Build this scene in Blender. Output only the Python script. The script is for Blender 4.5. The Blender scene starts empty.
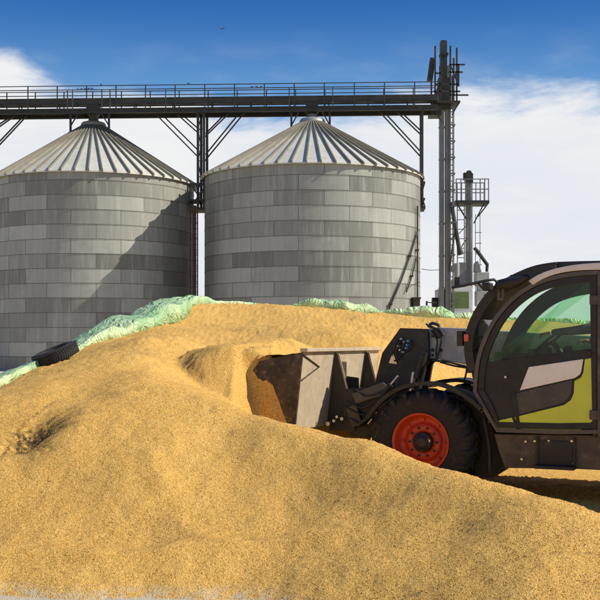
import bpy, bmesh, math, random
import numpy as np
from mathutils import Vector, Matrix, noise
random.seed(7); RNG = np.random.default_rng(7)
SC = bpy.context.scene
COL = SC.collection
# ------------------------------------------------------------------ camera, sky, sun, exposure
F, HZ, EYE = 1080.0, 340.0, 1.8            # focal length in photo pixels, horizon row, eye height
cd = bpy.data.cameras.new('camera'); cam = bpy.data.objects.new('camera', cd); COL.objects.link(cam)
cam.location = (0, 0, EYE); cam.rotation_euler = (math.pi/2, 0, 0)
cd.sensor_width = 36; cd.lens = F/600*36; cd.shift_y = (HZ-300)/600; cd.clip_end = 6000; cd.clip_start = .1
SC.camera = cam
SUN_E = math.radians(39.0); SUN_A = math.radians(96.5)      # elevation, azimuth clockwise from +Y
sdir = Vector((math.cos(SUN_E)*math.sin(SUN_A), math.cos(SUN_E)*math.cos(SUN_A), math.sin(SUN_E)))
W = bpy.data.worlds.new('World'); SC.world = W; W.use_nodes = True
nt = W.node_tree; nt.nodes.clear()
def N(nt, t, **kw):
    n = nt.nodes.new(t)
    for k, v in kw.items(): setattr(n, k, v)
    return n
def mth(nt, op, a, b=None, clamp=False):
    n = N(nt, 'ShaderNodeMath', operation=op, use_clamp=clamp)
    for i, v in enumerate((a, b)):
        if v is None: continue
        if isinstance(v, (int, float)): n.inputs[i].default_value = v
        else: nt.links.new(v, n.inputs[i])
    return n.outputs[0]
def mixc(nt, fac, a, b, mode='MIX'):
    n = N(nt, 'ShaderNodeMix', data_type='RGBA', blend_type=mode)
    for i, v in ((0, fac), (6, a), (7, b)):
        if isinstance(v, (int, float)): n.inputs[i].default_value = v
        elif isinstance(v, tuple): n.inputs[i].default_value = (*v[:3], 1)
        else: nt.links.new(v, n.inputs[i])
    return n.outputs[2]
def mrange(nt, v, a, b, c=0.0, d=1.0, smooth=True):
    n = N(nt, 'ShaderNodeMapRange', interpolation_type='SMOOTHSTEP' if smooth else 'LINEAR')
    nt.links.new(v, n.inputs[0])
    for i, x in enumerate((a, b, c, d)): n.inputs[i+1].default_value = x
    return n.outputs[0]
sky = N(nt, 'ShaderNodeTexSky', sky_type='NISHITA'); sky.sun_disc = False
sky.sun_elevation = SUN_E; sky.sun_rotation = SUN_A; sky.air_density = 1.0; sky.dust_density = .3; sky.ozone_density = 3.0
tc = N(nt, 'ShaderNodeTexCoord'); sp = N(nt, 'ShaderNodeSeparateXYZ'); nt.links.new(tc.outputs['Generated'], sp.inputs[0])
bluesky = mixc(nt, 1.0, sky.outputs[0], (.30, .58, 1.0), 'MULTIPLY')
pale = mixc(nt, mrange(nt, sp.outputs[2], .19, .31), (1.6, 3.7, 6.6), (.20, 1.30, 4.1))
bluesky = mixc(nt, .8, bluesky, pale)
mp = N(nt, 'ShaderNodeMapping'); mp.inputs['Scale'].default_value = (1, 1, 2.6); nt.links.new(tc.outputs['Generated'], mp.inputs[0])
n1 = N(nt, 'ShaderNodeTexNoise'); n1.inputs['Scale'].default_value = 5.5; n1.inputs['Detail'].default_value = 10; n1.inputs['Roughness'].default_value = .62
n1.inputs['Distortion'].default_value = .3
nt.links.new(mp.outputs[0], n1.inputs['Vector'])
n2 = N(nt, 'ShaderNodeTexNoise'); n2.inputs['Scale'].default_value = 16; n2.inputs['Detail'].default_value = 8
nt.links.new(mp.outputs[0], n2.inputs['Vector'])
# cloud bank: higher cover towards the horizon, broken upper edge
edge = mth(nt, 'ADD', mth(nt, 'MULTIPLY', mth(nt, 'SUBTRACT', n1.outputs[0], .5), .12), .211)
azl = mrange(nt, sp.outputs[0], -.27, -.19, .034, 0.0)       # the bank reaches higher at the left
edge = mth(nt, 'ADD', edge, azl)
d = mth(nt, 'SUBTRACT', edge, sp.outputs[2])
mask = mrange(nt, d, -.014, .020)
wisp = mth(nt, 'MULTIPLY', mrange(nt, n2.outputs[0], .42, .8), mrange(nt, sp.outputs[2], .20, .29, .20, .0))
mask = mth(nt, 'MAXIMUM', mask, wisp)
cl = mixc(nt, mrange(nt, n1.outputs[0], .35, .65), (7.2, 7.5, 8.1), (8.1, 8.15, 8.2))
skyc = mixc(nt, mask, bluesky, cl)
bg = N(nt, 'ShaderNodeBackground'); bg.inputs[1].default_value = .10; nt.links.new(skyc, bg.inputs[0])
wo = N(nt, 'ShaderNodeOutputWorld'); nt.links.new(bg.outputs[0], wo.inputs[0])
sl = bpy.data.lights.new('sun', 'SUN'); sl.energy = 5.0; sl.angle = math.radians(.5); sl.color = (1, .95, .86)
so = bpy.data.objects.new('sun', sl); COL.objects.link(so); so.location = (30, -3, 30)
so.rotation_euler = sdir.to_track_quat('Z', 'Y').to_euler()
SC.view_settings.view_transform = 'Standard'; SC.view_settings.look = 'None'; SC.view_settings.gamma = 1
SC.view_settings.use_curve_mapping = False; SC.view_settings.exposure = 0.12
SC.cycles.max_bounces = 8; SC.cycles.transparent_max_bounces = 12

# ------------------------------------------------------------------ helpers
def P(px, py, Y):                      # photo pixel + real distance -> world point
    return Vector(((px-300)/F*Y, Y, EYE-(py-HZ)/F*Y))
class MB:
    """collects shapes, links them as ONE mesh object"""
    def __init__(s): s.v = []; s.f = []; s.smooth = []
    def add(s, vs, fs, smooth=False):
        o = len(s.v); s.v += [tuple(p) for p in vs]
        for f in fs: s.f.append(tuple(i+o for i in f)); s.smooth.append(smooth)
        return s
    def box(s, lo, hi, M=None):
        x0, y0, z0 = lo; x1, y1, z1 = hi
        vs = [Vector(p) for p in ((x0,y0,z0),(x1,y0,z0),(x1,y1,z0),(x0,y1,z0),(x0,y0,z1),(x1,y0,z1),(x1,y1,z1),(x0,y1,z1))]
        if M: vs = [M @ p for p in vs]
        return s.add(vs, [(0,3,2,1),(4,5,6,7),(0,1,5,4),(1,2,6,5),(2,3,7,6),(3,0,4,7)])
    def bar(s, a, b, w, h=None, up=(0,0,1)):  # rectangular bar between points
        a, b = Vector(a), Vector(b); d = (b-a).normalized(); h = h or w; up = Vector(up)
        if abs(d.dot(up)) > .98: up = Vector((0, 1, 0))
        sx = d.cross(up).normalized()*w/2; sz = sx.cross(d).normalized()*h/2
        vs = [a-sx-sz, a+sx-sz, a+sx+sz, a-sx+sz, b-sx-sz, b+sx-sz, b+sx+sz, b-sx+sz]
        return s.add(vs, [(0,1,2,3),(7,6,5,4),(0,4,5,1),(1,5,6,2),(2,6,7,3),(3,7,4,0)])
    def hose(s, pts, r, n=7):              # tube along a smooth curve through the points
        p = [Vector(q) for q in pts]; out = []
        for i in range(len(p)-1):
            p0, p1, p2, p3 = p[max(i-1,0)], p[i], p[i+1], p[min(i+2,len(p)-1)]
            for k in range(6):
                t = k/6; out.append(.5*((2*p1)+(-p0+p2)*t+(2*p0-5*p1+4*p2-p3)*t*t+(-p0+3*p1-3*p2+p3)*t**3))
        out.append(p[-1]); return s.tube(out, r, n)
    def tube(s, pts, r, n=8, cap=True):
        pts = [Vector(p) for p in pts]; rs = r if isinstance(r, (list, tuple)) else [r]*len(pts)
        rings = []; prev = None
        for i, p in enumerate(pts):
            d = (pts[min(i+1, len(pts)-1)]-pts[max(i-1, 0)]).normalized()
            u = prev if prev is not None else (Vector((0,0,1)) if abs(d.z) < .9 else Vector((1,0,0)))
            u = (u-d*u.dot(d)).normalized(); prev = u; w = d.cross(u)
            rings.append([p+(u*math.cos(2*math.pi*k/n)+w*math.sin(2*math.pi*k/n))*rs[i] for k in range(n)])
        vs = [q for r_ in rings for q in r_]; fs = []
        for i in range(len(pts)-1):
            for k in range(n):
                k2 = (k+1) % n; fs.append((i*n+k, i*n+k2, (i+1)*n+k2, (i+1)*n+k))
        s.add(vs, fs, True)
        if cap:
            s.add(rings[0], [tuple(range(n))[::-1]]); s.add(rings[-1], [tuple(range(n))])
        return s
    def prism(s, poly, b0, b1):        # polygon in the local x-z plane, extruded along y
        n = len(poly)
        vs = [(x, b0, z) for x, z in poly]+[(x, b1, z) for x, z in poly]
        fs = [tuple(range(n)), tuple(range(2*n-1, n-1, -1))]+[(i, i+n, (i+1) % n+n, (i+1) % n) for i in range(n)]
        return s.add(vs, fs)
    def lathe(s, prof, M, n=48, smooth=True):   # profile (r, h) about local z, placed by matrix M
        vs = []
        for r, h in prof:
            for k in range(n):
                a = 2*math.pi*k/n; vs.append(M @ Vector((r*math.cos(a), r*math.sin(a), h)))
        fs = [(i*n+k, i*n+(k+1) % n, (i+1)*n+(k+1) % n, (i+1)*n+k) for i in range(len(prof)-1) for k in range(n)]
        return s.add(vs, fs, smooth)
    def build(s, name, mat, parent=None, bevel=0, fixn=True):
        me = bpy.data.meshes.new(name); me.from_pydata(s.v, [], s.f)
        for p, sm in zip(me.polygons, s.smooth): p.use_smooth = sm
        if fixn:
            bm = bmesh.new(); bm.from_mesh(me); bmesh.ops.recalc_face_normals(bm, faces=bm.faces); bm.to_mesh(me); bm.free()
        me.materials.append(mat)
        o = bpy.data.objects.new(name, me); COL.objects.link(o)
        if parent: o.parent = parent
        if bevel:
            m = o.modifiers.new('bevel', 'BEVEL'); m.width = bevel; m.segments = 2; m.limit_method = 'ANGLE'; m.angle_limit = .6
        return o
def empty(name, loc=(0,0,0), rz=0):
    o = bpy.data.objects.new(name, None); COL.objects.link(o); o.location = loc; o.rotation_euler = (0,0,rz); o.empty_display_size = .1
    return o
def tag(o, label=None, cat=None, group=None, kind=None):
    for k, v in (('label', label), ('category', cat), ('group', group), ('kind', kind)):
        if v: o[k] = v
    return o
def copy_tree(o, parent=None):
    c = o.copy(); COL.objects.link(c); c.parent = parent
    for ch in list(o.children): copy_tree(ch, c)
    return c

# ------------------------------------------------------------------ materials
def newmat(name):
    m = bpy.data.materials.new(name); m.use_nodes = True; nt = m.node_tree; nt.nodes.clear()
    o = N(nt, 'ShaderNodeOutputMaterial'); b = N(nt, 'ShaderNodeBsdfPrincipled'); nt.links.new(b.outputs[0], o.inputs[0])
    return m, nt, b
def noise_tex(nt, scale, detail=6, rough=.6, vec=None, dist=0):
    n = N(nt, 'ShaderNodeTexNoise'); n.inputs['Scale'].default_value = scale; n.inputs['Detail'].default_value = detail
    n.inputs['Roughness'].default_value = rough; n.inputs['Distortion'].default_value = dist
    if vec is not None: nt.links.new(vec, n.inputs['Vector'])
    return n
def objco(nt, scale=(1,1,1)):
    t = N(nt, 'ShaderNodeTexCoord'); mp = N(nt, 'ShaderNodeMapping'); mp.inputs['Scale'].default_value = scale
    nt.links.new(t.outputs['Object'], mp.inputs[0]); return mp.outputs[0]
def worn(name, c1, c2, scale=3, metal=0, r0=.4, r1=.7, bump=.02, dust=None, dustamt=.35, bscale=40):
    m, nt, b = newmat(name); v = objco(nt)
    n = noise_tex(nt, scale, 8, .65, v); f = mrange(nt, n.outputs[0], .35, .65)
    c = mixc(nt, f, c1, c2)
    if dust:
        n3 = noise_tex(nt, scale*2.7, 8, .7, v)
        c = mixc(nt, mrange(nt, n3.outputs[0], .5, .75, 0, dustamt), c, dust)
    nt.links.new(c, b.inputs['Base Color']); b.inputs['Metallic'].default_value = metal
    nt.links.new(mrange(nt, n.outputs[0], .3, .7, r0, r1), b.inputs['Roughness'])
    if bump:
        n2 = noise_tex(nt, bscale, 5, .6, v); bu = N(nt, 'ShaderNodeBump'); bu.inputs['Strength'].default_value = .4
        bu.inputs['Distance'].default_value = bump; nt.links.new(n2.outputs[0], bu.inputs['Height']); nt.links.new(bu.outputs[0], b.inputs['Normal'])
    return m
DUST = (.42, .30, .14)
M = {}
M['black'] = worn('black_paint', (.015,.012,.010), (.024,.020,.015), 2.5, 0, .5, .75, .003, (.10,.075,.04), .35)
M['blackplastic'] = worn('black_plastic', (.012,.010,.009), (.020,.017,.014), 4, 0, .5, .75, .002, (.07,.055,.035), .3)
M['framegrey'] = worn('door_frame_paint', (.070,.058,.048), (.095,.080,.065), 3, 0, .45, .6, .002, DUST, .25)
M['rubber'] = worn('tyre_rubber', (.016,.013,.010), (.024,.020,.015), 6, 0, .8, .95, .006, (.13,.095,.05), .35)
M['lime'] = worn('lime_paint', (.60,.65,.045), (.55,.60,.045), 2, 0, .3, .4, .001, DUST, .15)
M['palegrey'] = worn('pale_grey_paint', (.80,.74,.67), (.74,.68,.61), 3, 0, .35, .5, .001, DUST, .15)
M['roofpaint'] = worn('roof_paint', (.72,.64,.55), (.64,.57,.48), 3, 0, .35, .5, .001, DUST, .15)
M['chassis'] = worn('chassis_grey', (.085,.062,.046), (.055,.040,.032), 3, 0, .5, .7, .003, DUST, .3)
M['recess'] = worn('recess_plastic', (.045,.040,.034), (.030,.027,.024), 4, 0, .3, .5, .002, DUST, .12)
M['boomgrey'] = worn('boom_grey_paint', (.52,.49,.45), (.40,.37,.34), 5, .0, .4, .6, .002, (.2,.14,.09), .35)
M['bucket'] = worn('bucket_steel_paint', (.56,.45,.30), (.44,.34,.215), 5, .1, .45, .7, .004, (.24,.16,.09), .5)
M['bucketdark'] = worn('bucket_shaded_worn_side', (.060,.042,.028), (.035,.026,.02), 5, .2, .5, .75, .004, (.34,.21,.08), .65)  # bucket colour darkened for its unlit side, with grain dust
M['red'] = worn('rim_red', (.58,.055,.016), (.45,.045,.014), 4, 0, .4, .55, .002, (.12,.05,.03), .5)
M['hub'] = worn('hub_black', (.02,.018,.016), (.035,.03,.025), 8, 0, .5, .7, .003, DUST, .25)
M['steel'] = worn('bright_steel', (.6,.58,.55), (.45,.43,.4), 8, .8, .25, .4, .001)
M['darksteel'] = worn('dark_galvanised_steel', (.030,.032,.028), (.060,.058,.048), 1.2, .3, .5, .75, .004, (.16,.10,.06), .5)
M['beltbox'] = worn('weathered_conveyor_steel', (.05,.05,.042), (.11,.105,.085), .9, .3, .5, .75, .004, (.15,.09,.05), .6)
M['towersteel'] = worn('elevator_casing_steel', (.17,.17,.155), (.26,.255,.235), 1.0, .35, .45, .7, .005, (.16,.10,.06), .4)
M['galv'] = worn('galvanised_sheet', (.42,.42,.39), (.33,.33,.30), 1.5, .35, .45, .65, .003, (.2,.14,.09), .3)
M['skin'] = worn('skin', (.35,.19,.12), (.30,.16,.10), 9, 0, .5, .6, .001)
M['shirt'] = worn('work_shirt', (.05,.055,.07), (.07,.075,.09), 9, 0, .8, .9, .003)
M['trouser'] = worn('work_trousers', (.03,.035,.05), (.045,.05,.065), 9, 0, .8, .9, .003)
M['hair'] = worn('dark_hair', (.02,.014,.01), (.03,.02,.014), 30, 0, .6, .8, .003)
M['white'] = worn('white_paint', (.74,.74,.72), (.62,.62,.58), 1.5, 0, .4, .6, .002, (.4,.35,.25), .4)
M['green'] = worn('faded_green_paint', (.10,.15,.035), (.14,.19,.06), 1.2, 0, .5, .7, .002, (.3,.28,.12), .5)
M['rust'] = worn('rusty_steel', (.10,.055,.032), (.055,.04,.03), 2, .2, .7, .9, .005)
M['hose'] = worn('rubber_hose', (.012,.012,.012), (.02,.02,.02), 9, 0, .35, .5, .001)
M['amber'] = worn('amber_lens', (.65,.09,.03), (.5,.06,.02), 9, 0, .1, .2, 0)
M['brass'] = worn('zinc_fitting', (.55,.42,.2), (.6,.55,.45), 9, .8, .3, .4, .001)
M['blueclip'] = worn('blue_coupling', (.15,.35,.6), (.2,.4,.6), 9, 0, .3, .4, 0)
M['bird'] = worn('dark_feathers', (.015,.015,.018), (.03,.028,.03), 20, 0, .6, .8, 0)
# tinted glass
m = bpy.data.materials.new('tinted_cab_glass'); m.use_nodes = True; nt = m.node_tree; nt.nodes.clear()
o_ = N(nt, 'ShaderNodeOutputMaterial'); tr = N(nt, 'ShaderNodeBsdfTransparent'); tr.inputs[0].default_value = (.83, .94, .84, 1)
gl = N(nt, 'ShaderNodeBsdfGlossy'); gl.inputs['Roughness'].default_value = .03; fr = N(nt, 'ShaderNodeFresnel'); fr.inputs[0].default_value = 1.45
ms = N(nt, 'ShaderNodeMixShader'); nt.links.new(mth(nt, 'MULTIPLY', fr.outputs[0], .5), ms.inputs[0]); nt.links.new(tr.outputs[0], ms.inputs[1]); nt.links.new(gl.outputs[0], ms.inputs[2])
dd = N(nt, 'ShaderNodeBsdfDiffuse'); dd.inputs[0].default_value = (.5, .5, .36, 1)
vv = objco(nt); dn = noise_tex(nt, 3.5, 8, .7, vv)
m2 = N(nt, 'ShaderNodeMixShader'); nt.links.new(mrange(nt, dn.outputs[0], .4, .8, .01, .05), m2.inputs[0]); nt.links.new(ms.outputs[0], m2.inputs[1]); nt.links.new(dd.outputs[0], m2.inputs[2])
nt.links.new(m2.outputs[0], o_.inputs[0]); M['glass'] = m

# grain
def grain_mat(name, kernels=True):
    m, nt, b = newmat(name); v = objco(nt)
    big = noise_tex(nt, .55, 6, .6, v, .4); mid = noise_tex(nt, 5, 8, .7, v, .3)
    fine = noise_tex(nt, 42, 4, .8, v)
    vo = N(nt, 'ShaderNodeTexVoronoi'); vo.inputs['Scale'].default_value = 95; nt.links.new(v, vo.inputs['Vector'])
    sepc = N(nt, 'ShaderNodeSeparateColor'); nt.links.new(vo.outputs['Color'], sepc.inputs[0])
    c = mixc(nt, mrange(nt, sepc.outputs[0], 0, 1, smooth=False), (.62, .328, .060), (.95, .575, .152))
    c = mixc(nt, mrange(nt, sepc.outputs[1], .965, .995), c, (.30, .14, .03))          # dark husks
    c = mixc(nt, mrange(nt, fine.outputs[0], .30, .72, .27, 0), c, (.50, .25, .040))
    c = mixc(nt, mrange(nt, mid.outputs[0], .50, .75, 0, .30), c, (.95, .63, .21))       # pale chaff
    c = mixc(nt, mrange(nt, big.outputs[0], .40, .70, 0, .28), c, (.92, .53, .12))
    if kernels:      # dirty streaks round the little slump at the left
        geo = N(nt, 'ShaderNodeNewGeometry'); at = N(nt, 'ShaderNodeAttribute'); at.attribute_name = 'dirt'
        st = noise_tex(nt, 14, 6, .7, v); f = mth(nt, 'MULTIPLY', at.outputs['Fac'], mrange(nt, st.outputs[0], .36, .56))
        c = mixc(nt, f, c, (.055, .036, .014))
        a2 = N(nt, 'ShaderNodeAttribute'); a2.attribute_name = 'thin'
        tn = noise_tex(nt, 9, 6, .7, v); f2 = mth(nt, 'MULTIPLY', a2.outputs['Fac'], mrange(nt, tn.outputs[0], .38, .60))
        c = mixc(nt, f2, c, (.64, .50, .30))
    nt.links.new(c, b.inputs['Base Color']); b.inputs['Roughness'].default_value = .75
    b.inputs['Specular IOR Level'].default_value = .25
    h = mth(nt, 'ADD', mth(nt, 'MULTIPLY', vo.outputs['Distance'], -.006), mth(nt, 'MULTIPLY', fine.outputs[0], .022))
    h = mth(nt, 'ADD', h, mth(nt, 'MULTIPLY', mid.outputs[0], .030))
    bu = N(nt, 'ShaderNodeBump'); bu.inputs['Strength'].default_value = .8; bu.inputs['Distance'].default_value = 1.0
    nt.links.new(h, bu.inputs['Height']); nt.links.new(bu.outputs[0], b.inputs['Normal'])
    return m
M['grain'] = grain_mat('loose_barley_grain'); M['grainbit'] = grain_mat('barley_kernels', False)
# yard
m, nt, b = newmat('dusty_concrete_yard'); v = objco(nt)
a = noise_tex(nt, .6, 8, .65, v); c2 = noise_tex(nt, 14, 8, .75, v); g = noise_tex(nt, 3, 10, .8, v)
c = mixc(nt, mrange(nt, a.outputs[0], .35, .65), (.56, .46, .32), (.64, .54, .38)); c = mixc(nt, mrange(nt, c2.outputs[0], .45, .65, 0, .45), c, (.66, .47, .19))
c = mixc(nt, mrange(nt, g.outputs[0], .55, .65, 0, .5), c, (.30, .22, .13))
nt.links.new(c, b.inputs['Base Color']); b.inputs['Roughness'].default_value = .9
bu = N(nt, 'ShaderNodeBump'); bu.inputs['Distance'].default_value = .02; nt.links.new(c2.outputs[0], bu.inputs['Height']); nt.links.new(bu.outputs[0], b.inputs['Normal'])
M['yard'] = m
# silo wall sheets
def silo_wall_mat(name, seed):
    m, nt, b = newmat(name); uv = N(nt, 'ShaderNodeUVMap'); uv.uv_map = 'UVMap'
    def bricks(w, h, off, loc, mort=.012):
        mp = N(nt, 'ShaderNodeMapping'); mp.inputs['Location'].default_value = (loc+seed, 0, 0); nt.links.new(uv.outputs[0], mp.inputs[0])
        br = N(nt, 'ShaderNodeTexBrick'); br.offset = off; br.offset_frequency = 2; nt.links.new(mp.outputs[0], br.inputs['Vector'])
        br.inputs['Scale'].default_value = 1; br.inputs['Brick Width'].default_value = w; br.inputs['Row Height'].default_value = h
        br.inputs['Mortar Size'].default_value = mort; br.inputs['Mortar Smooth'].default_value = .3
        br.inputs['Color1'].default_value = (0,0,0,1); br.inputs['Color2'].default_value = (1,1,1,1); br.inputs['Mortar'].default_value = (.5,.5,.5,1)
        return br
    B1 = bricks(2.84, .84, .5, .3, .018); B2 = bricks(.95, .84, .33, 5.1, .008); B3 = bricks(2.84, .84, .5, .3)
    t = N(nt, 'ShaderNodeSeparateColor'); nt.links.new(B1.outputs[0], t.inputs[0])
    c = mixc(nt, t.outputs[0], (.165, .16, .128), (.44, .43, .36))
    # row-to-row tone
    s2 = N(nt, 'ShaderNodeSeparateXYZ'); nt.links.new(uv.outputs[0], s2.inputs[0])
    row = mth(nt, 'FLOOR', mth(nt, 'DIVIDE', s2.outputs[1], .84)); wn = N(nt, 'ShaderNodeTexWhiteNoise', noise_dimensions='1D')
    nt.links.new(mth(nt, 'ADD', row, seed), wn.inputs['W'])
    c = mixc(nt, mrange(nt, wn.outputs[0], .0, 1, 0, .35), c, (.21, .20, .155))
    v = objco(nt, (2.2, 2.2, .22)); st = noise_tex(nt, 1.6, 8, .7, v); c = mixc(nt, mrange(nt, st.outputs[0], .45, .75, 0, .45), c, (.55, .54, .46))
    v2 = objco(nt); bl = noise_tex(nt, .8, 8, .65, v2); c = mixc(nt, mrange(nt, bl.outputs[0], .5, .75, 0, .45), c, (.22, .20, .16))
    c = mixc(nt, mth(nt, 'MULTIPLY', B1.outputs['Fac'], .95), c, (.10, .092, .075))
    c = mixc(nt, mth(nt, 'MULTIPLY', B2.outputs['Fac'], .6), c, (.13, .12, .10))
    # thin rust weep along ring joints
    fr = mth(nt, 'FRACT', mth(nt, 'DIVIDE', s2.outputs[1], .84)); rn = noise_tex(nt, 1.1, 5, .7, v2)
    rf = mth(nt, 'MULTIPLY', mrange(nt, fr, .86, 1.0), mrange(nt, rn.outputs[0], .52, .68, 0, .6)); c = mixc(nt, rf, c, (.20, .13, .07))
    nt.links.new(c, b.inputs['Base Color']); b.inputs['Metallic'].default_value = .12; b.inputs['Roughness'].default_value = .58
    wv = N(nt, 'ShaderNodeMath', operation='SINE'); nt.links.new(mth(nt, 'MULTIPLY', s2.outputs[1], 2*math.pi/.105), wv.inputs[0])
    bu = N(nt, 'ShaderNodeBump'); bu.inputs['Distance'].default_value = .0015; bu.inputs['Strength'].default_value = .6
    hh = mth(nt, 'ADD', wv.outputs[0], mth(nt, 'MULTIPLY', B1.outputs['Fac'], -1.5)); hh = mth(nt, 'ADD', hh, mth(nt, 'MULTIPLY', bl.outputs[0], 3))
    nt.links.new(hh, bu.inputs['Height']); nt.links.new(bu.outputs[0], b.inputs['Normal'])
    return m
M['roofsheet'] = worn('roof_sheet', (.66,.62,.50), (.56,.53,.42), .7, .1, .45, .65, .003, (.30,.25,.17), .45)
M['roofrib'] = worn('roof_rib', (.27,.24,.17), (.20,.18,.125), .7, .1, .5, .7, .003, (.2,.15,.1), .5)
# tarp
m, nt, b = newmat('green_tarpaulin'); v = objco(nt)
a = noise_tex(nt, 1.2, 6, .6, v); c = mixc(nt, mrange(nt, a.outputs[0], .38, .62), (.34, .55, .25), (.60, .74, .38))
d2 = noise_tex(nt, 6, 8, .7, v); c = mixc(nt, mrange(nt, d2.outputs[0], .52, .72, 0, .5), c, (.62, .56, .30))
nt.links.new(c, b.inputs['Base Color']); b.inputs['Roughness'].default_value = .42
w3 = noise_tex(nt, 9, 5, .6, v, 1.0); bu = N(nt, 'ShaderNodeBump'); bu.inputs['Distance'].default_value = .02; fo_ = noise_tex(nt, 2.6, 3, .5, v, 1.6); rdg = mth(nt, 'ABSOLUTE', mth(nt, 'SUBTRACT', fo_.outputs[0], .5)); nt.links.new(mth(nt, 'ADD', w3.outputs[0], mth(nt, 'MULTIPLY', rdg, 9)), bu.inputs['Height']); nt.links.new(bu.outputs[0], b.inputs['Normal'])
tl = N(nt, 'ShaderNodeBsdfTranslucent'); nt.links.new(c, tl.inputs[0]); mx = N(nt, 'ShaderNodeMixShader'); mx.inputs[0].default_value = .12
out = [n for n in nt.nodes if n.type == 'OUTPUT_MATERIAL'][0]
nt.links.new(b.outputs[0], mx.inputs[1]); nt.links.new(tl.outputs[0], mx.inputs[2]); nt.links.new(mx.outputs[0], out.inputs[0])
M['tarp'] = m

# ------------------------------------------------------------------ ground
g = MB().add([(-3000,-400,0),(3000,-400,0),(3000,4500,0),(-3000,4500,0)], [(0,1,2,3)]).build('ground', M['yard'])
tag(g, kind='structure')

# ------------------------------------------------------------------ grain heap height field
pts = []
def c_(px, *rows):
    for py, Y in rows: p = P(px, py, Y); pts.append((p.x, p.y, p.z))
def r_(*rows): pts.extend(rows)
c_(0, (594,7.68), (560,8.05), (545,8.45), (480,9.25), (440,9.83), (415,10.25), (400,11.0), (389,13.3), (385,14.5))
c_(75, (594,7.62), (557,8.05), (543,8.45), (480,9.2), (430,9.87), (400,10.5), (380,11.6), (365,13.2), (353,16.2))
c_(150, (594,7.6), (555,8.05), (541,8.45), (500,8.85), (430,9.75), (385,10.8), (360,12.6), (340,14.5), (322,17.6))
c_(190, (480,9.1), (395,10.7), (386,12.6), (374,13.6), (345,15.0), (325,17.5), (304,19.6))
c_(225, (594,7.5), (552,8.0), (536,8.4), (480,9.13), (430,9.86), (405,10.35), (400,12.3), (400,12.9), (382,14.0), (347,15.9), (318,19), (306,20.5))
c_(262, (427,9.8), (416,10.4), (421,12.0), (418,12.6))
c_(300, (550,7.95), (530,8.35), (480,8.96), (428,9.72), (344,15.9), (325,18.5), (310,21))
c_(340, (437,9.45), (313,21.2))
c_(370, (560,7.5), (530,8.05), (443,9.15), (350,15.8), (335,18.3), (317,21.5))
c_(450, (560,7.25), (540,7.6), (473,8.37), (378,16.5), (360,17.8), (325,22))
c_(525, (580,6.75), (560,7.0), (498,7.63), (327,22))
c_(600, (590,6.65), (560,6.95), (523,7.32), (328,21.5))
c_(700, (551,7.0),)
r_((.0,11.1,.50), (.0,12.3,.45), (-.25,13.2,.62), (.3,13.8,.5), (.9,14.9,.6), (-.5,13.0,.80), (.35,11.8,.2))
r_((.5,6.95,.03), (1.0,6.5,0), (1.8,6.0,0), (2.4,5.6,0), (0,7.2,0), (3.2,5.1,0), (4.5,4.6,0))
r_((.8,11.2,.05), (1.2,12.2,.02), (1.35,10.3,.04), (1.9,9.3,.03), (2.4,8.6,.03), (3.3,7.9,.03), (2.5,11,.02), (4,10,.02), (4,13,.02), (2.6,13.2,.02), (3.2,14.6,.02),
   (5,14.6,.02), (6,10.5,.02), (7,13.5,.02), (9,11,.02), (2.2,14.6,.15), (1.6,13.9,.2), (9,14.8,.02), (12,12,.02), (6,8,.02), (10,7,.02))
r_((3.3,16.6,.75), (5,17,.9), (8,17,.9), (12,17.5,.8), (8,21.5,2.0), (12,21.5,1.8), (12,25,.3), (14,18,.4), (4,24.5,1.1), (8,25,.6))
r_((-4.2,7.9,0), (-4.2,9.3,.62), (-4.2,10.3,.92), (-5.6,8.6,0), (-5.4,11,.5), (-5.3,13.5,.55), (-5.6,16,.3), (-4.7,17.5,.7), (-6.8,12,-.2), (-6.9,16,-.3), (-6,19,-.2),
   (-4.2,19.5,.9), (-3.0,21.2,1.3), (-1.5,22.5,1.5), (1,23.5,1.4), (-5,22,-.2), (-3,25,-.1), (0,26.5,-.1), (4,27.5,-.1), (9,28,-.2))
CP = np.array(pts)
def tps_fit(c, lam=.002):
    n = len(c); d = np.linalg.norm(c[:,None,:2]-c[None,:,:2], axis=2)
    K = np.where(d > 0, d*d*np.log(d+1e-12), 0)+lam*np.eye(n); Pm = np.c_[np.ones(n), c[:,:2]]
    A = np.zeros((n+3, n+3)); A[:n,:n] = K; A[:n,n:] = Pm; A[n:,:n] = Pm.T
    return np.linalg.solve(A, np.r_[c[:,2], 0, 0, 0])
CF = tps_fit(CP, .02)
def tps(x, y):
    x = np.asarray(x, float); y = np.asarray(y, float); out = CF[-3]+CF[-2]*x+CF[-1]*y
    for (cx, cy, _), w in zip(CP, CF[:-3]):
        d2 = (x-cx)**2+(y-cy)**2; out = out+w*.5*d2*np.log(d2+1e-12)
    return out
def vnoise(x, y, s, seed=0):           # smooth value noise on arrays
    x = x*s+seed*17.3; y = y*s-seed*9.1; xi = np.floor(x).astype(int); yi = np.floor(y).astype(int); fx = x-xi; fy = y-yi
    fx = fx*fx*fx*(fx*(fx*6-15)+10); fy = fy*fy*fy*(fy*(fy*6-15)+10)
    def h(a, b):
        n = (a*374761393+b*668265263+seed*362437) & 0x7fffffff; n = ((n ^ (n >> 13))*1274126177) & 0x7fffffff; n = n ^ (n >> 16); return (n & 0xffff)/65535.
    return (h(xi,yi)*(1-fx)+h(xi+1,yi)*fx)*(1-fy)+(h(xi,yi+1)*(1-fx)+h(xi+1,yi+1)*fx)*fy-.5
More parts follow.
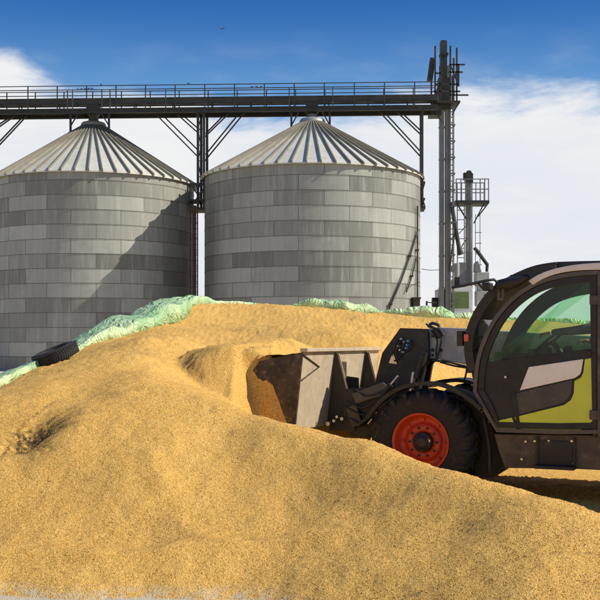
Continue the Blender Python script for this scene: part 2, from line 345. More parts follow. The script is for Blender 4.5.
MOUND = [((-1.32,13.95,1.67),(-.88,13.50,1.71)), ((-.88,13.50,1.71),(-.42,13.30,1.58)), ((-1.32,13.95,1.67),(-.2,14.6,1.84)), ((-.42,13.30,1.58),(-.2,14.6,1.84)), ((-.88,13.5,1.71),(-.2,14.6,1.84)), ((-.65,13.4,1.66),(-.3,14.2,1.76)), ((-1.1,13.75,1.70),(-.5,14.3,1.77)), ((-.2,14.6,1.84),(.0,15.4,1.76))]
SCAR = [(P(*q).x, P(*q).y) for q in ((150,462,9.35), (163,490,9.0), (178,520,8.6), (205,545,8.3), (240,556,8.1))]
PIT = P(26, 438, 9.85)
def vlin(x, y, s, seed=0):             # piecewise-flat noise: creases of a stiff sheet
    x = x*s+seed*17.3; y = y*s-seed*9.1; xi = np.floor(x).astype(int); yi = np.floor(y).astype(int); fx = x-xi; fy = y-yi
    def h(a, b):
        n = (a*374761393+b*668265263+seed*362437) & 0x7fffffff; n = ((n ^ (n >> 13))*1274126177) & 0x7fffffff; n = n ^ (n >> 16); return (n & 0xffff)/65535.
    a, b, c, d = h(xi,yi), h(xi+1,yi), h(xi,yi+1), h(xi+1,yi+1)
    return np.where(fx+fy < 1, a+(b-a)*fx+(c-a)*fy, d+(c-d)*(1-fx)+(b-d)*(1-fy))-.5
def heap(x, y, detail=True):
    x = np.asarray(x, float); y = np.asarray(y, float); h = tps(x, y)
    # slump with a steep right-hand wall, at the left of the near slope
    u = (x-PIT.x)*.94+(y-PIT.y)*-.34; w = (x-PIT.x)*.34+(y-PIT.y)*.94
    h = h-.21*np.exp(-(w/.24)**2)*np.exp(-np.where(u > 0, (u/.20)**2, (u/.10)**2))
    h = h+.07*np.exp(-(w/.5)**2)*np.exp(-((u-.50)/.25)**2)
    # bank of grain pushed up in front of the bucket, steep towards the camera
    sm_ = lambda v: np.clip(v, 0, 1)**2*(3-2*np.clip(v, 0, 1))
    wob = .12*vnoise(x, y, 1.6, 31)+.04*vnoise(x, y, 4.5, 32)
    best = np.full(x.shape, -9.0)
    for (ax_, ay_, az_), (bx_, by_, bz_) in MOUND:
        ux, uy = bx_-ax_, by_-ay_; t = np.clip(((x-ax_)*ux+(y-ay_)*uy)/(ux*ux+uy*uy), 0, 1)
        dd_ = np.hypot(x-ax_-ux*t, y-ay_-uy*t)+wob
        best = np.maximum(best, az_+(bz_-az_)*t-.88*(np.sqrt(np.maximum(dd_-.06, 0)**2+.012)-.11))
    cutx = sm_((x+.80+.06*vnoise(x, y, 5, 33))/.34); fr_ = 12.98-.478*x-y; best = best-cutx*(.55*np.clip((fr_+.06)/.14, 0, 1)+1.6*np.clip(fr_, 0, .5))
    best = best-1.8*np.clip(x+.34, 0, 1)*np.clip((14.4-y)/.6, 0, 1)
    h = h-.36*cutx*np.clip((12.95-.478*x-y)/.25, 0, 1)*np.clip((y-11.6)/.8, 0, 1)*np.clip((.2-x)/.3, 0, 1)
    h = h+.5*((best-h)+np.sqrt((best-h)**2+.0025))
    if detail:
        qr = 1-.6*np.clip(x*1.2+.2, 0, 1)*np.clip((11.5-y), 0, 1); h = h+.10*qr*vnoise(x, y, .8, 1)+.055*qr*vnoise(x+.3*vnoise(x, y, .9, 7), y, 2.1, 2)+.020*vnoise(x, y, 5.3, 3)+.010*vnoise(x, y, 12, 4)+.004*vnoise(x, y, 31, 5)
        dn = np.abs(vnoise(x*1.0, y*.35, 3.0, 6)); h = h+.018*dn            # run-out rills down the slope
        yb = y-8.02-.16*vnoise(x, 0*x, .9, 51)-.05*vnoise(x, 0*x, 3.1, 52)-.02*(x+2)          # low terrace near the toe
        h = h+.055*np.exp(-np.where(yb < 0, (yb/.07)**2, (yb/.16)**2))*np.clip((2.2-x)/1.5, 0, 1)
        for (ax_, ay_), (bx_, by_) in zip(SCAR[:-1], SCAR[1:]):
            ux, uy = bx_-ax_, by_-ay_; t = np.clip(((x-ax_)*ux+(y-ay_)*uy)/(ux*ux+uy*uy), 0, 1); h = h+.016*np.exp(-(np.hypot(x-ax_-ux*t, y-ay_-uy*t)/.10)**2)
    # the machine stands on a thin scatter of grain
    a = (x-1.378)*math.cos(YAW)-(y-12.4)*math.sin(YAW); b = (x-1.378)*math.sin(YAW)+(y-12.4)*math.cos(YAW)
    inside = np.clip(1-np.maximum(np.maximum(-.75-a, a-5.5), np.maximum(-.35-b, b-2.6))/.5, 0, 1)
    h = h*(1-inside)+np.minimum(h, .02)*inside
    yard = np.clip((x-.3)/.8, 0, 1)*np.clip((y-8.4+.25*(x-1.5))/.8, 0, 1)
    h = np.where(yard > 0, np.maximum(h, (.022+.012*vnoise(x, y, 1.5, 9)+.010*vnoise(x, y, 6, 10))*yard-.03*(1-yard)), h)
    return h
YAW = math.radians(25)
ys = np.concatenate([np.arange(4.6, 7, .05), np.arange(7, 11, .02), np.arange(11, 16, .035), np.arange(16, 30, .08)])
xs = np.concatenate([np.arange(-9, -3.4, .09), np.arange(-3.4, 3.4, .025), np.arange(3.4, 15, .09)])
XX, YY = np.meshgrid(xs, ys); HH = heap(XX, YY)
HH = HH+np.where(YY < 12, .0025*RNG.standard_normal(HH.shape), .006*RNG.standard_normal(HH.shape))
rx = np.clip((15-XX)/1.5, 0, 1)*np.clip((XX+9)/1.2, 0, 1); HH = HH*rx-.05*(1-rx); HH = np.maximum(HH, -.04)
HH = np.where(YY < 4.7, -.04, HH)
nr, nc = XX.shape; V = np.stack([XX, YY, HH], -1).reshape(-1, 3)
idx = np.arange(nr*nc).reshape(nr, nc); Q = np.stack([idx[:-1,:-1], idx[:-1,1:], idx[1:,1:], idx[1:,:-1]], -1).reshape(-1, 4)
def npmesh(name, V, Q, mat, smooth=True):
    me = bpy.data.meshes.new(name); k = Q.shape[1]
    me.vertices.add(len(V)); me.vertices.foreach_set('co', V.astype(np.float32).ravel())
    me.loops.add(Q.size); me.loops.foreach_set('vertex_index', Q.astype(np.int32).ravel())
    me.polygons.add(len(Q)); me.polygons.foreach_set('loop_start', (np.arange(len(Q))*k).astype(np.int32)); me.polygons.foreach_set('loop_total', np.full(len(Q), k, np.int32))
    me.update(calc_edges=True)
    if smooth: me.polygons.foreach_set('use_smooth', np.ones(len(Q), bool))
    me.materials.append(mat); o = bpy.data.objects.new(name, me); COL.objects.link(o); return o
pile = npmesh('grain_pile', V, Q, M['grain'])
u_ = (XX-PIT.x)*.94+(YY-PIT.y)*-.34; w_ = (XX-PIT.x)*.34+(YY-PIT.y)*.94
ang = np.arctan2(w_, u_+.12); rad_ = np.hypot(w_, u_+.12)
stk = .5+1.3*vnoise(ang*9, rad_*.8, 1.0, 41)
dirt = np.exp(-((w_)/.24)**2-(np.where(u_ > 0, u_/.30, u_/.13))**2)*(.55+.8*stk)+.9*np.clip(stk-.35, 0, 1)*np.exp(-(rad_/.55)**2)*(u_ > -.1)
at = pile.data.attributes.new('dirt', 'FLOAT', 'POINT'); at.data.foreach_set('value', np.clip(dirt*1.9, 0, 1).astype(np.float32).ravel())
thin = np.clip((.075-HH)/.07, 0, 1)*np.clip((9-YY)/.5, 0, 1)*np.clip((1.0-XX)/1.0, .25, 1)
at = pile.data.attributes.new('thin', 'FLOAT', 'POINT'); at.data.foreach_set('value', thin.astype(np.float32).ravel())
tag(pile, 'big golden heap of loose grain between the camera and the silos', 'grain pile', kind='stuff')
# loose kernels lying on the near slope
nk = 60000
kx = RNG.uniform(-3.1, 3.1, nk*2); ky = 6.6+5.2*RNG.random(nk*2)**1.1
keep = (np.abs(kx) < ky*.32); kx = kx[keep][:nk]; ky = ky[keep][:nk]; nk = len(kx)
ix = np.clip(np.searchsorted(xs, kx)-1, 0, len(xs)-2); iy = np.clip(np.searchsorted(ys, ky)-1, 0, len(ys)-2)
fx = (kx-xs[ix])/(xs[ix+1]-xs[ix]); fy = (ky-ys[iy])/(ys[iy+1]-ys[iy])
kz = (HH[iy,ix]*(1-fx)+HH[iy,ix+1]*fx)*(1-fy)+(HH[iy+1,ix]*(1-fx)+HH[iy+1,ix+1]*fx)*fy
ok = kz > .0; kx, ky, kz = kx[ok], ky[ok], kz[ok]; nk = len(kx)
kz = np.maximum(kz, 0)+.0008
base = np.array([(1,0,0),(-1,0,0),(0,1,0),(0,-1,0),(0,0,1),(0,0,-1)], float)*np.array([.0062,.0028,.0028])
al = RNG.uniform(0, 2*np.pi, nk); be = RNG.normal(0, .5, nk); sc = RNG.uniform(.7, 1.25, nk)
ex = np.stack([np.cos(al)*np.cos(be), np.sin(al)*np.cos(be), np.sin(be)], -1); ey = np.stack([-np.sin(al), np.cos(al), 0*al], -1); ez = np.cross(ex, ey)
KV = (base[None,:,0,None]*ex[:,None]+base[None,:,1,None]*ey[:,None]+base[None,:,2,None]*ez[:,None])*sc[:,None,None]+np.stack([kx, ky, kz], -1)[:,None]
tri = np.array([(0,2,4),(2,1,4),(1,3,4),(3,0,4),(2,0,5),(1,2,5),(3,1,5),(0,3,5)])
KF = (tri[None]+6*np.arange(nk)[:,None,None]).reshape(-1, 3)
kern = npmesh('loose_kernels', KV.reshape(-1, 3), KF, M['grainbit'], False); kern.parent = pile; tag(kern, kind='stuff')
def hz(x, y): return float(heap(np.array([x]), np.array([y]))[0])

# ------------------------------------------------------------------ tarpaulin over the back of the heap
crest = [(-60,400,13.3), (-20,390,14.0), (20,380,14.9), (55,367,15.8), (85,350,16.5), (120,332,17.5), (150,318,18.4), (185,305,19.5), (225,306,20.5), (262,308,21), (300,311,21.1),
         (340,314,21.3), (380,318,21.6), (430,322,21.9), (480,327,22), (540,328,22), (620,329,21.7), (760,331,21.5)]
cw = [P(*q) for q in crest]
ca = np.array([(p.x, p.y) for p in cw]); cl_ = np.r_[0, np.cumsum(np.linalg.norm(np.diff(ca, axis=0), axis=1))]
ns = 900; S = np.linspace(0, cl_[-1], ns); cx = np.interp(S, cl_, ca[:,0]); cy = np.interp(S, cl_, ca[:,1])
cx = np.convolve(np.pad(cx, 18, mode='edge'), np.ones(37)/37, 'valid'); cy = np.convolve(np.pad(cy, 18, mode='edge'), np.ones(37)/37, 'valid')
tx = np.gradient(cx); ty = np.gradient(cy); tl_ = np.hypot(tx, ty); nx, ny = -ty/tl_, tx/tl_
pxs = np.interp(S, cl_, [q[0] for q in crest])
amp = np.interp(pxs, [-60, 20, 60, 90, 120, 150, 172, 190, 215, 290, 320, 350, 375, 400, 425, 450, 800], [.06, .02, .02, .12, .15, .13, .18, .07, .01, .01, .13, .16, .02, .05, .12, .05, .02])
inn = np.interp(pxs, [-60, 20, 60, 120, 150, 180, 200, 300, 340, 380, 430, 500, 800], [.50, .50, .45, .75, .62, .22, .10, .10, .35, .15, .45, .3, .3])
T = np.concatenate([np.linspace(-1, 0, 20), np.linspace(.04, 1.2, 34), np.linspace(1.4, 6.5, 18)])
TX = np.zeros((len(T), ns)); TY = TX.copy(); TZ = TX.copy()
for i, t in enumerate(T):
    off = t*inn if t < 0 else t+0*inn
    off = off+.10*vnoise(S, 0*S+i*.02, 1.3, 11)*(1 if t < .3 else 0)
    x = cx+nx*off; y = cy+ny*off; TX[i] = x; TY[i] = y
    hump = np.exp(-(np.where(off < .1, (off-.10)/.5, (off-.10)/.34))**2)*amp
    fold = .17*(vlin(S*1.5+.8*off, off*.5-.1*S, 1.0, 12)+.5)+.13*(vlin(S*2.6-1.5*off, off*1.1+.2*S, 1.0, 13)+.5)+.06*(vlin(S*6+off, off*2.6-S, 1.0, 15)+.5)+.02*vlin(S*13-2*off, off*7+S, 1.0, 16)
    TZ[i] = heap(x, y, True)+.025+hump*(.55+.4*vnoise(S, off, 1.1, 14))+fold*np.clip(amp*11, .2, 1.0)*np.exp(-np.maximum(off, 0)/2)
    TZ[i] = np.maximum(TZ[i], .02)
    if i < 2: TZ[i] = np.maximum(heap(x, y, True), 0)-.015 if i == 0 else TZ[i]-.0
nr2, nc2 = TX.shape; i2 = np.arange(nr2*nc2).reshape(nr2, nc2)
tarp = npmesh('tarpaulin', np.stack([TX, TY, TZ], -1).reshape(-1, 3), np.stack([i2[:-1,:-1], i2[:-1,1:], i2[1:,1:], i2[1:,:-1]], -1).reshape(-1, 4), M['tarp'])
tag(tarp, 'pale green tarpaulin rumpled along the top edge of the grain heap', 'tarpaulin')
md = tarp.modifiers.new('thick', 'SOLIDIFY'); md.thickness = .006; md.offset = 1

# tyre lying on the tarp
tp = P(55.5, 361.5, 14.70); tp.z = float(heap(np.array([tp.x]), np.array([tp.y]))[0])+.12
ty_root = empty('old_tyre', tp); tag(ty_root, 'worn black tyre lying on the green tarpaulin at the left', 'tyre')
Rm = (Matrix.Rotation(math.radians(-20), 4, 'Y') @ Matrix.Rotation(math.radians(10), 4, 'X'))
prof = []
for k in range(25):
    t = 2*math.pi*k/24; rr = .235+.080*math.cos(t)*(1 if math.cos(t) > 0 else .9); hh = .088*math.copysign(abs(math.sin(t))**.6, math.sin(t)); prof.append((rr, hh))
tm = MB().lathe(prof[3:-3] if False else prof[:10]+prof[15:], Rm, 56)
tyo = tm.build('casing', M['rubber'], ty_root)
md = tyo.modifiers.new('thick', 'SOLIDIFY'); md.thickness = .012
lug = MB()
for k in range(56):
    a = 2*math.pi*k/56
    for s_ in (-1, 1):
        mm = Rm @ Matrix.Rotation(a, 4, 'Z') @ Matrix.Translation((.315, 0, s_*.038)) @ Matrix.Rotation(s_*.35, 4, 'X')
        lug.box((-.010, -.011, -.034), (.0025, .011, .034), mm)
lug.build('tread', M['rubber'], ty_root)

# ------------------------------------------------------------------ silos
def silo(name, px, Y, R, eave, apex, label, seed, rot):
    root = empty(name, ((px-300)/F*Y, Y, 0)); tag(root, label, 'grain silo', 'corrugated steel grain silos')
    MB().lathe([(R+.15, 0), (R+.15, .12), (R+.02, .122)], Matrix(), 96).build('concrete_base', M['towersteel'], root)
    me = bpy.data.meshes.new('wall'); n = 400; rows = int(eave/.84)+1; vs = []; fs = []; uvs = []
    zs = [.12]+[.84*k for k in range(1, rows) if .84*k < eave-.05]+[eave]
    rings = []
    for i in range(len(zs)-1): rings += [(zs[i], R+.010), (zs[i+1]-.03, R+.004), (zs[i+1]-.028, R+.022), (zs[i+1]-.002, R+.022)]
    rings.append((zs[-1], R+.01))
    for z, r in rings:
        for k in range(n): a = 2*math.pi*k/n; vs.append((r*math.cos(a), r*math.sin(a), z))
    for i in range(len(rings)-1):
        for k in range(n):
            fs.append((i*n+k, i*n+(k+1) % n, (i+1)*n+(k+1) % n, (i+1)*n+k))
            u0 = k/n*2*math.pi*R; u1 = (k+1)/n*2*math.pi*R; z0, z1 = rings[i][0], rings[i+1][0]; uvs += [(u0,z0),(u1,z0),(u1,z1),(u0,z1)]
    me.from_pydata(vs, [], fs); ul = me.uv_layers.new(name='UVMap')
    for i, q in enumerate(uvs): ul.data[i].uv = q
    for p in me.polygons: p.use_smooth = True
    me.materials.append(silo_wall_mat('silo_sheets_%d' % seed, seed)); w = bpy.data.objects.new('wall', me); COL.objects.link(w); w.parent = root
    md = w.modifiers.new('es', 'EDGE_SPLIT'); md.split_angle = .15
    Rr = R+.17; rt = .72; nf = 52; zt = apex-.22; ze = eave-.03
    roof = MB(); ribs = MB()
    for k in range(nf):
        a0 = 2*math.pi*(k+rot)/nf; a1 = 2*math.pi*(k+1+rot)/nf
        p = lambda a, r, z: Vector((r*math.cos(a), r*math.sin(a), z))
        roof.add([p(a0,Rr,ze), p(a1,Rr,ze), p(a1,rt,zt), p(a0,rt,zt)], [(0,1,2,3)])
        roof.add([p(a0,Rr,ze), p(a1,Rr,ze), p(a1,Rr,ze-.07), p(a0,Rr,ze-.07)], [(0,3,2,1)])
        lift = Vector((0,0,.05)); ribs.bar(p(a0, Rr+.02, ze)+lift, p(a0, rt, zt)+lift, .065, .15)
        a = p(a0, Rr+.05, ze-.02); ribs.bar(a+Vector((0,0,.09)), a-Vector((0,0,.03)), .09)
    roof.build('roof', M['roofsheet'], root, fixn=True); ribs.build('roof_ribs', M['roofrib'], root)
    MB().lathe([(rt+.06, zt-.02), (rt+.06, zt+.20), (rt-.02, zt+.30), (.32, zt+.42), (.30, zt+.6), (0.01, zt+.62)], Matrix(), 28).build('roof_cap', M['galv'], root)
    return root
silo('grain_silo', 93.5, 67.6, 6.25, 11.45, 15.3, 'left silo, partly cut by the picture edge and crossed by a diagonal shadow', 3, .2)
silo('grain_silo', 312.3, 66.0, 6.55, 11.6, 15.2, 'right silo, fully in view behind the heap with two slanting shadow lines modelled as tubes on its wall', 8, .5)

# ------------------------------------------------------------------ conveyor bridge
A = Vector((-18.7, 67.3, 0)); Bv = Vector((7.94, 66.0, 0)); bd = (Bv-A).normalized(); bang = math.atan2(bd.y, bd.x)
bridge = empty('conveyor_bridge', A, bang); tag(bridge, 'long dark steel conveyor walkway running over both silo roofs', 'conveyor bridge')
def bt(px):      # distance along the bridge for a photo column
    k = (px-300)/F; return (k*A.y-A.x)/(bd.x-k*bd.y)
def bz(px, py): Yq = A.y+bd.y*bt(px); return EYE+(HZ-py)/F*Yq
zb0, zb1 = bz(200, 115.0), bz(200, 110.0); zc0, zc1 = bz(200, 103.8), bz(200, 98.6); zr = bz(200, 87.5)
t0, t1 = -9.5, bt(437)
for yy in (-.75, .75):
    gb = MB(); gb.box((t0, yy-.02, zb0+.05), (t1, yy+.02, zb1-.05)); gb.box((t0, yy-.10, zb1-.05), (t1, yy+.10, zb1)); gb.box((t0, yy-.10, zb0), (t1, yy+.10, zb0+.05))
    n_ = int((t1-t0)/1.8)
    for k in range(n_): x = t0+.3+k*1.8; gb.box((x-.02, yy-.09, zb0+.052), (x+.02, yy+.09, zb1-.052))
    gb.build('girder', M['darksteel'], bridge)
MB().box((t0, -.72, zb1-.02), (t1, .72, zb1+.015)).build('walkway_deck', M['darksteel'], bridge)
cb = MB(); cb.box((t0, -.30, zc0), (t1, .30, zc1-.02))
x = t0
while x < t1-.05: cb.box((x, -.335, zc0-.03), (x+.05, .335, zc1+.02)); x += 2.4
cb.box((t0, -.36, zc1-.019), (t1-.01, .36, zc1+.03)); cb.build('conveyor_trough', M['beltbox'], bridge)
x = t0+1.2
lg0 = None
while x < t1:
    if lg0 is None:
        lg = MB(); lg.box((-.03, -.31, zb1+.016), (.03, -.25, zc0)); lg.box((-.03, .25, zb1+.016), (.03, .31, zc0)); lg.box((-.025, -.249, zb1+.1), (.025, .249, zb1+.15)); lg0 = lg.build('trough_leg', M['darksteel'], bridge); lg0.location.x = x
    else: o = lg0.copy(); COL.objects.link(o); o.location.x = x; o.parent = bridge
    x += 2.4
step = bt(273)-bt(243.5)
xp0 = bt(206.5); rp = MB().box((-.03, -.03, zb1), (.03, .03, zr)).build('railing_post', M['darksteel'], bridge); rp.location = (xp0, -.78, 0)
k0 = -int((xp0-t0)/step)
for k in range(k0, int((t1-xp0)/step)+1):
    for yy in (-.78, .78):
        if k == 0 and yy < 0: continue
        o = rp.copy(); COL.objects.link(o); o.parent = bridge; o.location = (xp0+k*step, yy, 0)
for yy in (-.78, .78):
    for zz in (zr, (zr+zc1)/2+.1, zc1-.25):
        if zz < zc1: MB().box((t0, yy-.02, zz-.03), (t1, yy+.02, zz+.03)).build('toe_board', M['darksteel'], bridge)
        else: MB().tube([(t0, yy, zz), (t1, yy, zz)], .028).build('handrail', M['darksteel'], bridge)
# extra light upright brackets
for px in (71, 76, 105, 113, 168, 290, 333):
    MB().box((bt(px)-.03, -.86, zb1-.1), (bt(px)+.03, -.80, zr-.25)).build('bracket', M['beltbox'], bridge)
# support posts with knee braces
def post(px, dxs, braces, zbot):
    x = bt(px); pp = MB()
    for yy in (-.7, .7):
        for dx in dxs: pp.box((x+dx-.07, yy-.09, zbot), (x+dx+.07, yy+.09, zb0-.002))
    for k in range(6):
        z0 = zbot+(zb0-zbot)*k/6; z1 = zbot+(zb0-zbot)*(k+1)/6
        pp.bar((x+dxs[0], -.7, z0), (x+dxs[0], .7, z1), .05) if k % 2 else pp.bar((x+dxs[0], .7, z0), (x+dxs[0], -.7, z1), .05)
        if len(dxs) > 1: pp.bar((x+dxs[0], -.7, z1-.05), (x+dxs[1], -.7, z1-.05), .05)
    po = pp.build('support_post', M['darksteel'], bridge)
    for (pa, ya), (pb, yb), side in braces:
        MB().bar((bt(pa), side*.25, zb0), (bt(pb), side*.25, bz(pb, yb)), .06, .08).build('brace', M['darksteel'], po)
zl = bz(200, 209)
post(202, (-.15, .22), [((157,115),(199,158),-1), ((163,115),(199,151),1), ((178,115),(199,134),-1), ((183,115),(199,129),1),
                ((244,115),(205,162),-1), ((237,115),(205,154),1), ((229,115),(205,138),-1), ((223,115),(205,133),1)], zl)
post(421.5, (0,), [((380,115),(420,157),-1), ((386,115),(420,150),1), ((397,115),(420,135),-1), ((403,115),(420,129),1)], zl)
post(-22, (-.15, .22), [((28,116),(-20,168),-1), ((21,116),(-20,160),1), ((16,116),(-20,142),-1), ((8,116),(-20,135),1),
                ((-67,116),(-25,158),-1), ((-61,116),(-25,151),1)], zl)
# brackets carrying the posts on the silo eaves
for px, w in ((200.5, 1.1), (420.5, .5)):
    x = bt(px); bb = MB(); bb.box((x-w/2, -.85, zl-.16), (x+w/2, .85, zl)); bb.box((x-w/2+.02, -.83, zl+1.35), (x+w/2-.02, -.78, zl+1.5))
    bb.box((x-w/2+.02, -.80, zl+.4), (x+w/2-.02, .8, zl+.5)); bb.bar((x-w/2+.05, -.82, zl), (x+w/2-.05, -.82, zl+1.4), .08); bb.bar((x+w/2-.05, -.82, zl), (x-w/2+.05, -.82, zl+1.4), .08)
    bb.build('post_bracket', M['darksteel'], bridge)
# discharge hoppers above the silo peaks and the stubs standing on the caps
for px, ap in ((93.5, 15.3), (312, 15.2)):
    x = bt(px); hp = MB(); hp.add([(x-.5,-.28,zb0+.25),(x+.5,-.28,zb0+.25),(x+.5,.28,zb0+.25),(x-.5,.28,zb0+.25),(x-.14,-.14,zb0-.2),(x+.14,-.14,zb0-.2),(x+.14,.14,zb0-.2),(x-.14,.14,zb0-.2)],
        [(0,1,5,4),(1,2,6,5),(2,3,7,6),(3,0,4,7),(0,3,2,1),(4,5,6,7)])
    hp.tube([(x,0,zb0-.19),(x,0,ap+.1)], .11); hp.box((x-.38,-.34,zc0-.3),(x+.38,.34,zc0-.031)); hp.build('discharge_hopper', M['darksteel'], bridge)
    for dp in (-20, 18):
        for yy in (-.7,):
            xx = bt(px+dp); st = MB(); st.box((xx-.06,yy-.06,ap-.75),(xx+.06,yy+.06,zb0-.002)); st.bar((xx,yy,ap-.35),(xx+(.45 if dp < 0 else -.45),yy,zb0-.03), .07); st.build('roof_strut', M['darksteel'], bridge)

# ladder mast between the silos
lx = P(194, 300, 66.2)
lad = empty('silo_ladder', (lx.x, 60.9, 0)); lad.location = ((194-300)/F*62.5, 62.5, 0)
tag(lad, 'rusty caged access ladder in the gap between the two silos', 'ladder')
for sx in (-.20, .20): MB().box((sx-.035, -.05, 0), (sx+.035, .05, 9.6)).build('rail', M['rust'], lad)
MB().box((-.10, .06, 0), (.12, .22, 9.6)).build('mast', M['rust'], lad)
rg = MB().tube([(-.19,0,0),(.19,0,0)], .016, 6).build('rung', M['rust'], lad); rg.location.z = .3
for k in range(1, 31): o = rg.copy(); COL.objects.link(o); o.parent = lad; o.location.z = .3+.305*k
hp = MB()
for k in range(9):
    z = 2.4+.88*k; hp.tube([(.22*math.cos(a)*1.05, -.05-.62*math.sin(a), z) for a in [math.pi*j/10 for j in range(11)]], .018, 5, False)
for a in [math.pi*j/4 for j in range(5)]: hp.box((.23*math.cos(a)-.02, -.05-.62*math.sin(a)-.01, 2.4), (.23*math.cos(a)+.02, -.05-.62*math.sin(a)+.01, 9.5))
hp.build('safety_cage', M['rust'], lad)

# slanting tubes standing in for shadow lines on the right silo wall, thin down pipe at its right edge
SX, SY = (312.3-300)/F*66.0, 66.0
def onwall(px, py, off=.14):           # point on the right silo's skin seen at this photo position
    R = 6.55+off; k = (px-300)/F; lo = None
    aq = k*k+1; bq = -2*(k*SX+SY); cq = SX*SX+SY*SY-R*R; disc = max(bq*bq-4*aq*cq, 0); Yq = (-bq-math.sqrt(disc))/(2*aq); return P(px, py, Yq)
def pipe(pts_, r, label):  # builds the real upright pipe and the slanting shadow tubes
    w0 = Vector((onwall(*pts_[-1]).x, onwall(*pts_[-1]).y, 0)); root = empty('wall_pipe_or_shadow', w0); tag(root, label, 'pipe', 'pipes fixed to the right silo wall')
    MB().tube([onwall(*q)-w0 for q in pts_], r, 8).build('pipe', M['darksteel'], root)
    cl = MB()
    for q in pts_[1::2]:
        p = onwall(*q)-w0; cl.box(p-Vector((r+.03,r+.03,.05)), p+Vector((r+.03,.2,.05)))
    cl.build('clamp', M['rust'], root)
pipe([(418, 230), (410, 256), (401, 281), (391, 304), (386, 318)], .055, 'longer slanting shadow line on the right silo, modelled as a dark tube reaching the heap')
pipe([(416.5, 258), (412, 276), (406.5, 292)], .05, 'shorter slanting shadow line near the edge of the right silo, modelled as a dark tube')
pipe([(417.5, 206), (417.5, 250), (417.5, 322)], .05, 'upright thin pipe down the right edge of the right silo')
fb = MB(); q = onwall(416, 303, .2); fb.box((-.2,-.2,0),(.2,.2,1.6)); fb.box((-.26,-.26,1.6),(.26,.26,1.68)); fb.box((-.14,-.23,.5),(.14,-.2,1.2))
fb = fb.build('control_cabinet', M['rust']); fb.location = (q.x, q.y-.1, 2.6-.0); tag(fb, 'small dark switch cabinet fixed low on the right silo edge', 'cabinet')

# ------------------------------------------------------------------ elevator tower
TY_ = 67.2
def X_(px, Y=TY_): return (px-300)/F*Y
def Z_(py, Y=TY_): return EYE+(HZ-py)/F*Y
tx0 = X_(444.3)
tow = empty('elevator_tower', (tx0, TY_, 0)); tag(tow, 'tall narrow bucket elevator tower rising above the conveyor bridge', 'elevator tower')
def L(px): return X_(px)-tx0
for s_, (a, b) in enumerate(((439.3, 443.8), (445.0, 449.5))):
    t = MB(); t.box((L(a), -.2, 0), (L(b), .2, Z_(66)))
    z = 1.0
    while z < Z_(68): t.box((L(a)-.03, -.24, z), (L(b)+.03, .24, z+.07)); z += 2.0
    t.build('casing', M['towersteel'], tow)
hd = MB(); hd.box((L(440.2), -.3, Z_(78)), (L(446.5), .3, Z_(42))); hd.box((L(439.5), -.35, Z_(56)), (L(447.8), .35, Z_(54))); hd.box((L(440.8), -.2, Z_(42)), (L(445.8), .2, Z_(41)))
hd.box((L(438), -.4, Z_(110)), (L(450), .4, Z_(79))); hd.build('head_housing', M['darksteel'], tow)
pl = MB(); pl.box((L(431), -1.0, Z_(106)), (L(458), 1.0, Z_(104))); pl.box((L(429), -.6, Z_(117)), (L(440), .6, Z_(108)))
pl.bar((L(450), -.9, Z_(118)), (L(457), -.9, Z_(105)), .08); pl.bar((L(433), -.7, Z_(113)), (L(441), -.7, Z_(125)), .07); pl.build('platform', M['darksteel'], tow)
for (px, p0, p1) in ((433.2, 104, 50), (448.2, 104, 50), (454.5, 104, 52), (456.3, 90, 68), (438, 104, 70), (451.5, 104, 62)):
    for yy in (-.95, .95):
        MB().box((L(px)-.05, yy-.05, Z_(p0)), (L(px)+.05, yy+.05, Z_(p1) if yy < 0 else Z_(p1+20))).build('upright', M['darksteel'], tow)
for (a, b, py) in ((447, 462.5, 68.6), (446, 460.5, 76), (447, 466, 98.6), (433, 456, 88), (433, 441, 77), (431, 458, 95)):
    MB().box((L(a), -1.0, Z_(py)-.045), (L(b), -.93, Z_(py)+.045)).build('rail', M['darksteel'], tow)
MB().bar((L(450), -.9, Z_(88)), (L(456), -.9, Z_(70)), .06).bar((L(449), -.9, Z_(70)), (L(456), -.9, Z_(88)), .06).bar((L(434), -.9, Z_(100)), (L(440), -.9, Z_(80)), .18).build('cross_brace', M['darksteel'], tow)
MB().bar((L(428.5), -.6, Z_(83)), (L(431.5), -.6, Z_(61)), .32, .4).build('motor_cover', M['darksteel'], tow)
# ladder and cage on its right side
ld = MB()
for px in (449.7, 452.6): ld.box((L(px)-.035, -.3, .2), (L(px)+.035, -.22, Z_(105)))
z = .4
while z < Z_(106): ld.box((L(449.8), -.29, z), (L(452.5), -.25, z+.06)); z += .33
z = 3.0
while z < Z_(107): ld.box((L(449.0), -.75, z), (L(453.4), -.70, z+.10)); ld.box((L(453.3), -.75, z), (L(453.6), -.25, z+.10)); z += 1.0
ld.box((L(450.6), -.76, 3), (L(450.9), -.73, Z_(108))); ld.box((L(452.3), -.76, 3), (L(452.6), -.73, Z_(108)))
ld.build('ladder', M['towersteel'], tow)
# spout from the tower down to the intake plant
sp_ = empty('grain_spout', (tx0, TY_-.6, 0)); tag(sp_, 'long slanting spout pipe running down from the elevator tower', 'spout')
MB().tube([(L(450), 0, Z_(204)), (L(452), 0, Z_(216)), (L(458), 0, Z_(251))], .13, 10).build('pipe', M['darksteel'], sp_)
MB().tube([(L(457.6), 0, Z_(248)), (L(459.6), 0, Z_(255.5))], [.15, .2], 10).build('nozzle', M['darksteel'], sp_)
MB().tube([(L(454.5), 0, Z_(226)), (L(451), .1, Z_(250)), (L(448.5), .2, Z_(272))], .05, 6).build('support_stay', M['darksteel'], sp_)

